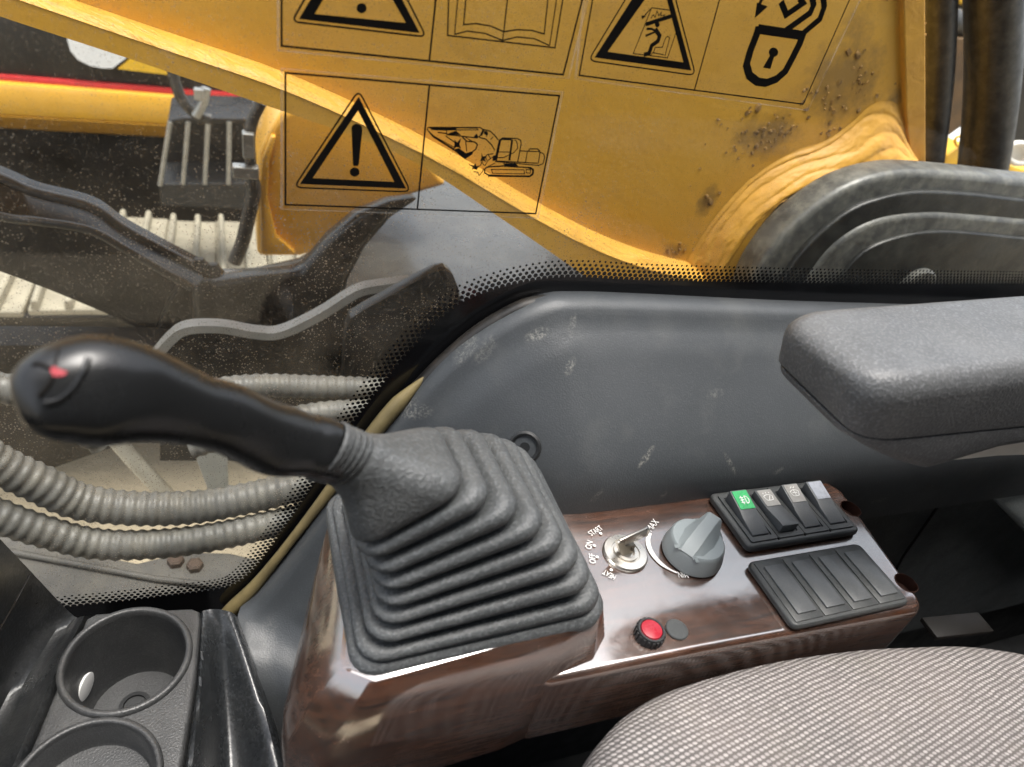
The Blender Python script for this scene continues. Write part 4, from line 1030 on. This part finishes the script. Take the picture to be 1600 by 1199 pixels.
# ================================================================ OUTSIDE LEFT: decks, rail, conduits
dk = thing('front_deck', 'glossy black deck plate under the boom reflecting the sky', 'deck')
zd = -0.30
pts = [atZ(a, b, zd) for a, b in [(440, 520), (470, 430), (530, 340), (600, 270), (760, 235), (1000, 330), (1100, 480), (900, 560), (700, 560)]]
link('deck_plate', prism([p + Vector((0, 0, -0.02)) for p in pts], Vector((0, 0, 0.02)), 0.004), 'decksheen', dk)
link('deck_side', prism([atY(a, b, 0.98) for a, b in [(300, 445), (400, 432), (470, 425), (515, 372), (560, 335), (610, 316), (660, 310), (612, 342), (572, 388), (545, 440), (530, 520), (300, 520)]], Vector((0, .05, -.01)), .012, 3), 'dustydark', dk, 50)
bp = thing('black_guard_plate', 'black guard plate with rounded corner close behind the window', 'guard plate')
link('plate', prism([atY(a, b, 0.74) for a, b in [(528, 700), (538, 560), (541, 515), (548, 498), (570, 484), (650, 440), (682, 424), (697, 422), (708, 430), (716, 450), (724, 490), (760, 560), (700, 700)]], Vector((0, 0.02, 0)), 0.0008, 2), 'blackpaint', bp, 40)
# grey curved bar edging the lower deck and the dark plate below it
cb = thing('curved_bar', 'bent light grey flat bar left of the black guard plate', 'bar')
pth = catmull([atY(a, b, 0.80) for a, b in [(240, 560), (265, 530), (292, 512), (345, 510), (400, 519), (440, 518), (500, 490), (555, 456), (590, 447), (640, 440)]], 6)
link('bar', strip(pth, 0.018, 0.011), simple('grey_bar_paint', (0.30, 0.29, 0.26), 0.4, var=0.25, nscale=14, dust=0.3), cb, 40)
link('backing_plate', prism([atY(a, b, 0.84) for a, b in [(250, 560), (292, 518), (345, 516), (400, 524), (440, 523), (500, 496), (555, 462), (620, 450), (620, 720), (250, 720)]], Vector((0, 0.02, 0))), 'blackpaint', cb)
# glossy bent beam on the left
bmn = thing('bent_beam', 'glossy black bent guard beam at the left outside the window', 'beam')
up = [(-120, 240), (0, 287), (50, 308), (140, 331), (200, 370), (330, 437)]; lo = [(-120, 300), (0, 338), (60, 346), (140, 360), (200, 392), (300, 450)]
U = catmull([atY(a, b, 1.00) for a, b in up], 6); Lw = catmull([atY(a, b, 0.97) for a, b in lo], 6)
n = len(U); vs = U + Lw + [p + Vector((0, .07, .0)) for p in Lw] + [p + Vector((0, .05, -.0)) for p in U]
link('upper_face', pydata(vs, [(j * n + i, j * n + i + 1, ((j + 1) % 4) * n + i + 1, ((j + 1) % 4) * n + i) for i in range(n - 1) for j in range(4)]), 'blackpaint', bmn, 35)
link('edge_highlight', tube([p + Vector((0, .01, 0.002)) for p in U], 0.008, 10), 'decksheen', bmn, 60)  # lighter tube stands for the highlight along the beam's top edge
link('lower_edge_highlight', tube(Lw, 0.006, 10), 'decksheen', bmn, 60)  # lighter tube stands for the lower highlight on the beam
lw2 = [(-120, 380), (0, 424), (90, 458), (200, 505), (270, 540), (330, 560)]
L2 = resample(catmull([atY(a, b, 1.02) for a, b in lw2], 6), n); U2 = resample(catmull([atY(a, b, 1.03) for a, b in lo[:-1] + [(330, 470)]], 6), n)
vs = U2 + L2 + [p + Vector((0, .06, 0)) for p in L2] + [p + Vector((0, .06, 0)) for p in U2]
link('lower_face', pydata(vs, [(j * n + i, j * n + i + 1, ((j + 1) % 4) * n + i + 1, ((j + 1) % 4) * n + i) for i in range(n - 1) for j in range(4)]), simple('dusty_dark_paint', (0.022, 0.020, 0.017), 0.45, var=0.4, nscale=12, dust=0.5, dustcol=(0.08, 0.07, 0.05)), bmn, 35)
for (a, b) in ((312, 412), (334, 420), (324, 445)):
    link('bolt', lathe([(0.011, 0.0), (0.011, 0.014), (0.009, 0.017), (0.0005, 0.017)], atY(a, b, 0.99), Vector((0, -1, .3)), 6), 'nblack', bmn)
link('end_plate', prism([atY(a, b, 1.0) for a, b in [(230, 560), (262, 470), (300, 425), (345, 430), (372, 462), (380, 520), (340, 560)]], Vector((0, .03, 0)), 0.004), 'blackpaint', bmn)
# yellow casting under the boom
yc = thing('yellow_casting', 'rounded yellow casting standing behind the lower warning sticker', 'casting')
bodyp = [(402, 402), (400, 300), (404, 240), (420, 205), (438, 178), (470, 165), (560, 180), (660, 240), (700, 290), (560, 330), (500, 392), (470, 402)]
link('body', prism([atY(a, b, 1.30) for a, b in bodyp], Vector((0, 0.3, 0)), 0.012, 4), 'nyellow', yc, 40)
link('rib', prism([atY(a, b, 1.285) for a, b in [(408, 398), (407, 300), (410, 250), (424, 214), (432, 214), (421, 255), (418, 310), (432, 370), (462, 396)]], Vector((0, 0.02, 0)), 0.003), 'nyellow', yc, 40)
# silver linkage in front of the casting
lk = thing('grease_linkage', 'grey zinc fitting and pipe left of the yellow casting', 'fitting')
link('pipe', tube(catmull([atY(a, b, 1.28) for a, b in [(408, 160), (396, 185), (390, 215), (392, 262), (396, 300), (388, 340), (378, 382), (366, 410)]], 5), lambda t: 0.010 + 0.003 * (t > .5), 12), 'hose', lk, 60)
link('clamp', box(atY(384, 268, 1.27), (0.022, 0.012, 0.011), 0.003), 'silver', lk)
link('fitting', box(atY(388, 226, 1.27), (0.010, 0.012, 0.022), 0.003), 'silver', lk)
link('foot', tube([atY(345, 430, 1.25), atY(400, 428, 1.25), atY(470, 412, 1.25), atY(500, 395, 1.25)], 0.012, 10), 'decksheen', lk, 60)

# ---------------------------------------------------------------- corrugated conduits
def conduit(pts, r, label, rib=0.0105):
    t = thing('corrugated_conduit', label, 'conduit', 'grey corrugated conduits outside the window')
    P = catmull([atY(a, b, y) for a, b, y in pts], 10)
    L = sum((b - a).length for a, b in zip(P, P[1:])); nn = int(L / rib * 6)
    P = resample(P, nn)
    w = [mnoise.noise(Vector((i * 0.02, len(label), 0))) for i in range(nn)]
    P2, F = frames(P); rings = []
    for i, p in enumerate(P2):
        ph = (i % 6) / 6 * 2 * PI
        rr = r * (1 + 0.055 * math.cos(ph)) * (1 + 0.08 * w[i])
        rings.append([p + (F[i][0] * math.cos(a) + F[i][1] * math.sin(a)) * rr for a in [2 * PI * j / 16 for j in range(16)]])
    link('conduit_body', loft(rings), 'conduit', t, 80)
    return t
conduit([(-120, 640, .55), (-20, 715, .55), (60, 755, .55), (130, 785, .55), (220, 795, .55), (310, 792, .55), (390, 778, .55), (470, 760, .55), (600, 740, .56)], 0.0172, 'grey corrugated conduit crossing just below the joystick grip')
conduit([(-120, 760, .53), (-20, 800, .53), (60, 828, .53), (150, 850, .53), (250, 850, .53), (340, 838, .53), (430, 818, .53), (560, 790, .54)], 0.0150, 'grey corrugated conduit, lowest of those outside the window')
conduit([(250, 640, .66), (330, 612, .66), (400, 603, .66), (480, 604, .66), (560, 606, .66), (640, 610, .66)], 0.0135, 'grey corrugated conduit emerging above the joystick neck')
conduit([(300, 700, .64), (400, 668, .64), (480, 648, .64), (560, 640, .64), (640, 640, .64)], 0.0125, 'grey corrugated conduit half hidden behind the joystick neck')
conduit([(-120, 560, .62), (-30, 600, .62), (30, 612, .62), (90, 640, .62), (160, 690, .62)], 0.0150, 'grey corrugated conduit behind the joystick head at the left edge', 0.014)
# dusty lower deck with bolts, grey strut
ld = thing('lower_deck', 'dusty grey lower deck plate with two bolts below the conduits', 'deck')
zl = -0.42
pl = [atZ(a, b, zl) for a, b in [(-200, 790), (0, 832), (110, 858), (215, 880), (262, 868), (300, 862), (360, 864), (430, 880), (520, 960), (400, 1020), (-100, 1100), (-260, 1000)]]
link('deck_plate', prism([p + Vector((0, 0, -.012)) for p in pl], Vector((0, 0, .012)), .003), 'deckgrey', ld)
for a, b in ((275, 880), (305, 887)):
    link('bolt', lathe([(0.010, 0), (0.010, 0.008), (0.007, 0.010), (0.0005, 0.010)], atZ(a, b, zl), seg=6), simple('rust', (0.07, 0.045, 0.03), 0.6), ld)
link('edge_ridge', tube([atZ(-60, 848, zl + .004), atZ(110, 880, zl + .004), atZ(245, 905, zl + .004), atZ(420, 925, zl + .004)], 0.004, 8), 'deckgrey', ld, 60)
st = thing('grey_strut', 'pale grey strut plate below the joystick grip', 'strut')
link('plate', prism([atY(a, b, 0.80) for a, b in [(292, 680), (340, 690), (356, 720), (358, 790), (330, 780)]], Vector((0, .02, 0)), .002), simple('pale_grey', (0.36, 0.38, 0.38), 0.45, var=.15), st)
link('rod', tube([atY(180, 685, 0.85), atY(210, 720, .85), (atY(275, 790, .85))], 0.012, 12), simple('pale_rod', (0.55, 0.54, 0.48), 0.4, var=.15), st, 60)
bk = thing('dark_frame_block', 'dark brown dusty frame block behind the joystick grip', 'frame')
link('block', prism([atY(a, b, 0.95) for a, b in [(-150, 545), (0, 540), (240, 540), (420, 560), (640, 560), (640, 690), (420, 700), (200, 690), (60, 740), (-150, 720)]], Vector((0, .05, 0))), simple('dusty_frame', (0.03, 0.026, 0.021), 0.6, var=.4, nscale=8, dust=.5, dustcol=(0.09, .075, .055)), bk)

# ================================================================ TRACK
trk = thing('crawler_track', 'pale dusty crawler track with raised bars left of the casting', 'track')
zt = -1.02
shoe = None
P0 = atZ(300, 345, zt)
def shoe_mesh():
    parts = [box((0, 0, -0.02), (0.092, 0.36, 0.012), 0.004, 1)]
    for x in (-0.070, 0.022):
        parts.append(box((x, 0, 0.006), (0.013, 0.36, 0.020), 0.005, 1, taper=(0.7, 1)))
    return join(parts)
sm = shoe_mesh()
for i in range(-11, 6):
    o = link('track_shoe', sm, 'track', trk, None) if shoe is None else shoe.copy()
    if shoe is None: shoe = o
    else: COL.objects.link(o); o.parent = trk
    o.location = (P0.x + i * 0.188, P0.y - 0.34, zt + (0.004 if i % 3 else -0.003)); o.rotation_euler = (0, 0, R(1.2) * math.sin(i * 2.3))
link('track_frame', box(Vector((-0.5, P0.y - 0.36, -1.35)), (2.6, 0.22, 0.24), 0.02), 'nblack', trk)

# ================================================================ NEIGHBOUR MACHINE
nb = thing('neighbour_excavator', 'yellow excavator body with red stripe and black panel, far left', 'excavator')
YN = 3.4
def line(a, b): return [atY(a[0], a[1], YN), atY(b[0], b[1], YN)]
def quad_plate(ptop, pbot, thick, mat, name, yoff=0.0, parent=nb, bev=0.01):
    P = [atY(a, b, YN + yoff) for a, b in ptop] + [atY(a, b, YN + yoff) for a, b in pbot[::-1]]
    return link(name, prism(P, Vector((0, thick, 0)), bev, 2), mat, parent, 40)
quad_plate([(-250, -60), (395, -60)], [(-250, 98), (395, 150)], 0.6, 'nblack', 'upper_panel', 0.02)
quad_plate([(-250, 98), (395, 149)], [(-250, 110), (395, 160)], 0.6, 'nred', 'red_stripe', 0.0, bev=0.004)
quad_plate([(-250, 110), (388, 160)], [(-250, 168), (388, 204)], 0.6, 'nyellow', 'side_band', -0.03, bev=0.02)
P = [atY(-250, 168, YN - .03), atY(388, 204, YN - .03), atY(388, 222, YN + .18), atY(-250, 186, YN + .18)]
link('lower_chamfer', prism(P, Vector((0, .3, .03)), .004), 'nyellow', nb)
em = link('emblem', prism([atY(a, b, YN - 0.01) for a, b in [(104, 40), (105, 62), (110, 80), (122, 94), (140, 103), (160, 107), (176, 107), (197, 91), (230, 60), (230, 40)]], Vector((0, .03, 0))), 'nwhite', nb)
link('emblem_flash', prism([atY(a, b, YN - 0.01) for a, b in [(184, 108), (202, 93), (240, 88), (330, 120), (270, 118)]], Vector((0, .03, 0))), 'ybits', nb)
link('undercarriage_shadow', box(Vector((-1.3, YN + 0.75, -1.45)), (2.2, 0.45, 0.62), 0.02), 'nblack', nb)  # black block stands for the shadow around the undercarriage
cbv = thing('looped_cable', 'black cable loop with silver clamp in front of the yellow excavator', 'cable')
link('cable', tube(catmull([atY(a, b, 2.3) for a, b in [(268, 100), (274, 130), (286, 158), (308, 180), (330, 186)]], 6), 0.016, 10), 'hose', cbv, 60)
link('clamp', tube([atY(306, 182, 2.28), atY(318, 160, 2.28), atY(322, 138, 2.28)], 0.014, 10), 'silver', cbv, 60)
link('clamp_head', box(atY(311, 147, 2.27), (0.014, 0.014, 0.016), 0.004), 'silver', cbv)
# access step box
stp = thing('access_step', 'black access step with four upright bars above the track', 'step')
YS = 2.45
def sbar(p, q, r, nm): return link(nm, tube([atY(*p, YS), atY(*q, YS)], r, 8), 'silver' if nm == 'bar' else 'blackpaint', stp, 50)
for (a, b) in (((266, 190), (250, 290)), ((294, 190), (286, 288)), ((325, 190), (320, 288)), ((358, 190), (357, 288))):
    sbar(a, b, 0.008, 'bar')
link('top_plate', prism([atY(a, b, YS) for a, b in [(262, 188), (286, 184), (400, 186), (400, 194), (262, 194)]], Vector((0, .25, 0)), .004), 'blackpaint', stp)
link('tread', prism([atY(a, b, YS) for a, b in [(248, 288), (400, 286), (400, 328), (252, 322)]], Vector((0, .25, 0)), .004), simple('dark_grey_paint', (0.022, .022, .021), .45), stp)
link('side_plate', prism([atY(a, b, YS + .2) for a, b in [(262, 190), (390, 190), (390, 300), (252, 300)]], Vector((0, .02, 0))), 'nblack', stp)

# ================================================================ STICKERS
YSK = YW - 0.0012
def sticker(label, film_px, strokes, fills):
    t = thing('warning_sticker', label, 'sticker', 'warning stickers on the window')
    link('film', pydata([atY(a, b, YW - 0.0009) for a, b in film_px], [tuple(range(len(film_px)))]), 'film', t)
    FE = [atY(a, b, YW - 0.00095) for a, b in film_px]; N_ = len(FE); cen = sum(FE, Vector()) / N_
    inn = [p + (cen - p).normalized() * 0.0016 for p in FE]
    link('film_edge', pydata(FE + inn, [(i, (i + 1) % N_, N_ + (i + 1) % N_, N_ + i) for i in range(N_)]), 'film_edge', t)
    k = [0]
    def nxt(): k[0] += 1; return YSK - 0.00001 * k[0]
    for nm, items in strokes.items():
        parts = []
        for pts, w, closed in items:
            y = nxt(); P = [atY(a, b, y) for a, b in pts]
            ww = w * 0.00052
            N = len(P); vs = []; fs = []
            for i in range(N):
                if closed: a, b = P[i - 1], P[(i + 1) % N]
                else: a, b = P[max(i - 1, 0)], P[min(i + 1, N - 1)]
                t1 = (P[i] - a).normalized() if (P[i] - a).length > 1e-9 else (b - P[i]).normalized()
                t2 = (b - P[i]).normalized() if (b - P[i]).length > 1e-9 else t1
                tt = (t1 + t2).normalized(); s = Vector((-tt.z, 0, tt.x))
                mit = 1 / max(0.45, abs(tt.dot(t1)))
                vs += [P[i] + s * ww / 2 * mit, P[i] - s * ww / 2 * mit]
            for i in range(N if closed else N - 1):
                j = (i + 1) % N; fs.append((2 * i, 2 * i + 1, 2 * j + 1, 2 * j))
            parts.append(pydata(vs, fs))
        for pts in fills.get(nm, []):
            y = nxt(); parts.append(pydata([atY(a, b, y) for a, b in pts], [tuple(range(len(pts)))]))
        link(nm, join(parts), 'black', t)
    return t
def circ(cx, cy, rx, ry, n=16): return [(cx + rx * math.cos(2 * PI * i / n), cy + ry * math.sin(2 * PI * i / n)) for i in range(n)]
def rtri(p, r=10, n=5):
    out = []
    for i in range(3):
        a, b, c = Vector(p[i - 1]), Vector(p[i]), Vector(p[(i + 1) % 3])
        u = (a - b).normalized(); v = (c - b).normalized()
        q0 = b + u * r; q1 = b + v * r
        for j in range(n + 1):
            t = j / n; out.append(tuple((1 - t) ** 2 * q0 + 2 * t * (1 - t) * b + t * t * q1))
    return out
def shrink(p, f):
    c = (sum(a for a, _ in p) / len(p), sum(b for _, b in p) / len(p))
    return [(c[0] + (a - c[0]) * f, c[1] + (b - c[1]) * f) for a, b in p]
def zoomed(x0, y0, s, pts): return [(x0 + a / s, y0 + b / s) for a, b in pts]
# lower left sticker: exclamation triangle + excavator
z4 = lambda pts: zoomed(440, 100, 4.996, pts)
tri_o = z4([(602, 205), (1010, 1000), (95, 965)])
band_o = z4([(602, 256), (972, 974), (142, 938)])
band_i = z4([(597, 365), (880, 922), (243, 892)])
def tri_band(o, i): return [(o[k], o[(k + 1) % 3], i[(k + 1) % 3], i[k]) for k in range(3)]
excl = z4([(545, 500), (552, 482), (570, 470), (592, 469), (615, 476), (628, 492), (630, 520), (604, 780), (595, 798), (562, 798), (556, 780)])
dot = z4(circ(570, 845, 38, 36))
z5 = lambda pts: zoomed(640, 130, 5.708, pts)
ex = []
def E(pts, w=1.2, closed=False): ex.append((z5(pts), w, closed))
E([(165, 395), (630, 397), (655, 415), (630, 470), (600, 490), (470, 475), (330, 460)], 1.3)
E([(165, 395), (158, 415), (210, 480), (400, 600), (490, 665)], 1.3)
E([(170, 430), (250, 500), (400, 590)], 1.0)
E([(230, 480), (390, 570), (440, 560)], 1.0)
E([(420, 400), (600, 403), (612, 418), (420, 418)], 1.0)
E([(250, 440), (330, 450)], 1.4); E([(320, 470), (410, 535)], 1.1); E([(330, 420), (330, 460)], 1)
E([(470, 480), (510, 520), (580, 525), (605, 550), (590, 590), (565, 610)], 1.5)
E([(500, 520), (510, 610)], 1.1); E([(480, 470), (530, 505), (600, 540)], 1.0)
E([(660, 415), (720, 430), (770, 480), (790, 510)], 1.3); E([(620, 485), (680, 500), (730, 550), (760, 600)], 1.3)
E([(745, 480), (720, 505)], 1); E([(700, 450), (680, 480)], 1); E([(640, 470), (665, 420)], 1.4)
E([(745, 630), (690, 640), (650, 690), (630, 740)], 1.2); E([(740, 660), (700, 690), (670, 740)], 1.0); E([(700, 640), (720, 670)], 1); E([(675, 660), (690, 690)], 1); E([(640, 700), (665, 735)], 1)
E([(570, 790), (610, 795), (620, 825), (650, 790), (660, 760)], 1.0)
E([(765, 690), (780, 600), (800, 510), (830, 490), (960, 495), (990, 510), (995, 540), (965, 700)], 1.3)
E([(800, 520), (825, 500), (910, 505)], 2.0); E([(915, 505), (890, 690)], 2.4); E([(805, 520), (770, 690)], 2.6); E([(785, 615), (895, 615)], 1.0)
E([(780, 665), (840, 665), (930, 620), (965, 580), (955, 520), (935, 508)], 1.1)
E([(985, 605), (1150, 612), (1195, 630), (1205, 660), (1190, 720), (1150, 735), (760, 700)], 1.2)
E([(1050, 610), (1035, 705)], 1.1); E([(1165, 615), (1145, 725)], 1.1); E([(1060, 610), (1070, 588), (1140, 588), (1165, 610)], 1.4); E([(770, 695), (1140, 715)], 1.3)
E([(690, 750), (830, 740), (900, 745), (1080, 755), (1105, 775), (1100, 815), (1070, 835), (700, 820), (670, 800), (668, 770)], 1.6, True)
E([(730, 770), (1020, 775), (1025, 810), (740, 805)], 1.0, True); E([(700, 828), (1075, 832)], 2.2); E([(700, 745), (760, 715)], 1); E([(1040, 770), (1080, 775), (1075, 805), (1040, 800)], 1.0, True); E([(1060, 755), (1100, 770), (1098, 810), (1075, 828)], 2.0)
stars = [z5([(640, 620), (655, 655), (690, 650), (670, 680), (685, 705), (650, 690), (625, 700), (640, 670)]), z5([(525, 725), (570, 735), (590, 715), (595, 740), (635, 735), (605, 760), (600, 775), (575, 765), (555, 772), (565, 752)]), z5([(400, 505), (425, 530), (460, 490), (445, 550), (460, 585), (420, 570), (390, 590), (400, 550)]),
         z5([(170, 397), (420, 400), (420, 422), (320, 424), (200, 420)]), z5([(370, 440), (415, 425), (460, 465), (330, 458)]), z5([(400, 590), (440, 580), (500, 625), (570, 605), (560, 635), (495, 680), (430, 630)]), z5([(830, 715), (950, 720), (970, 742), (850, 738)]), z5([(600, 450), (612, 480), (590, 490), (570, 478)]), z5([(740, 655), (765, 640), (775, 690), (740, 695)]), z5(circ(680, 445, 18, 18, 10))]
B1 = [(446, 114), (874, 150), (837, 334), (446, 320)]
sticker('clear sticker on window showing an exclamation triangle beside an excavator', [(438, 106), (881, 143), (842, 342), (438, 328)],
        {'border': [(B1, 1.9, True), ([(671, 133), (652, 328)], 1.9, False)],
         'warning_triangle': [(rtri(tri_o, 13), 1.7, True)],
         'excavator_drawing': ex},
        {'warning_triangle': tri_band(band_o, band_i) + [excl, dot], 'excavator_drawing': stars})
# upper left sticker (cut by the picture edge): triangle + open book
z2 = lambda pts: zoomed(420, 0, 2.963, pts)
o2 = z2([(415, -640), (745, 180), (95, 115)]); 
t2o = [(561, -150), (666, 58), (456, 34)]; b2o = [(561, -128), (656, 52), (467, 30)]; b2i = [(560, -95), (634, 36), (492, 22)]
book = [(z2([(835, -120), (828, 165), (1325, 222), (1380, -120)]), 1.5, False), (z2([(885, -120), (860, 160)]), 1.2, False), (z2([(1350, -120), (1300, 212)]), 1.2, False),
        (z2([(922, -120), (902, 115), (960, 110), (1030, 122), (1088, 148), (1150, 138), (1220, 142), (1275, 158), (1305, -120)]), 1.4, False), (z2([(1118, -120), (1088, 148)]), 1.4, False),
        (z2([(860, 160), (920, 145), (1000, 155), (1082, 188), (1150, 172), (1230, 180), (1300, 212)]), 1.3, False), (z2([(1088, 148), (1082, 188)]), 1.2, False)]
sticker('clear sticker cut by the picture top showing triangle and open book', [(433, -260), (975, -230), (890, 124), (432, 80)],
        {'border': [([(440, -250), (440, 72), (880, 117), (968, -230)], 1.9, False), ([(706, -240), (671, 94)], 1.9, False)],
         'warning_triangle': [(rtri(t2o, 12), 1.7, True)], 'open_book': book},
        {'warning_triangle': tri_band(b2o, b2i) + [circ(565, 13, 8, 8)]})
# upper right sticker: falling bar triangle + padlock
z3 = lambda pts: zoomed(900, 0, 3.636, pts)
t3o = z3([(480, -330), (680, 430), (70, 345)]); b3o = z3([(480, -255), (655, 402), (105, 328)]); b3i = z3([(482, -130), (610, 355), (180, 295)])
man = [(z3([(430, 45), (325, 305), (520, 330), (570, 180)]), 1.0, False), (z3([(430, 45), (555, 62)]), 1.0, False),
       (z3([(425, 105), (440, 85), (450, 100), (460, 62), (470, 90), (485, 70), (482, 92), (505, 85), (490, 105)]), 1.0, False),
       (z3([(395, 140), (555, 88)]), 4.2, False), (z3([(400, 165), (430, 165), (455, 180), (395, 205)]), 2.4, False), (z3([(450, 165), (475, 205), (465, 235), (430, 260), (415, 305), (385, 312)]), 4.6, False),
       (z3([(425, 318), (435, 300), (500, 312)]), 1.0, False), (z3([(440, 300), (450, 270), (490, 270), (510, 215), (520, 208), (532, 215), (505, 320)]), 1.0, False), (z3([(425, 50), (380, 100)]), 1.2, False)]
padl = [(z3([(1040, 150), (1025, 200), (990, 290), (968, 370), (985, 430), (1030, 465), (1080, 472), (1140, 450), (1190, 405), (1230, 330), (1270, 250), (1290, 195)]), 9.5, False),
        (z3([(1030, 165), (1300, 205)]), 10, False), (z3([(1190, 175), (1330, 75), (1350, 30), (1340, -20)]), 7.5, False), (z3([(1290, 190), (1385, 110), (1410, 40), (1400, -60)]), 7.5, False),
        (z3([(1165, 10), (1195, 85), (1290, 20), (1270, -10)]), 7, False), (z3([(1035, 40), (1060, -10)]), 4, False)]
sticker('clear sticker at upper right showing a crushed person triangle and open padlock', [(935, -230), (1440, -200), (1263, 174), (897, 124)],
        {'border': [([(965, -220), (905, 118), (1255, 163), (1425, -220)], 1.6, False), ([(1180, -200), (1085, 141)], 1.6, False)],
         'warning_triangle': [(rtri(t3o, 12), 1.5, True)], 'crushed_person': man, 'padlock': padl},
        {'warning_triangle': tri_band(b3o, b3i), 'crushed_person': [z3(circ(462, 140, 14, 16, 12)), z3([(372, 88), (398, 92), (375, 112)])],
         'padlock': [z3(circ(1122, 298, 27, 27, 16)), z3([(1108, 305), (1130, 310), (1105, 393), (1062, 385)]), z3([(1028, 15), (1090, 38), (1015, 105)])]})
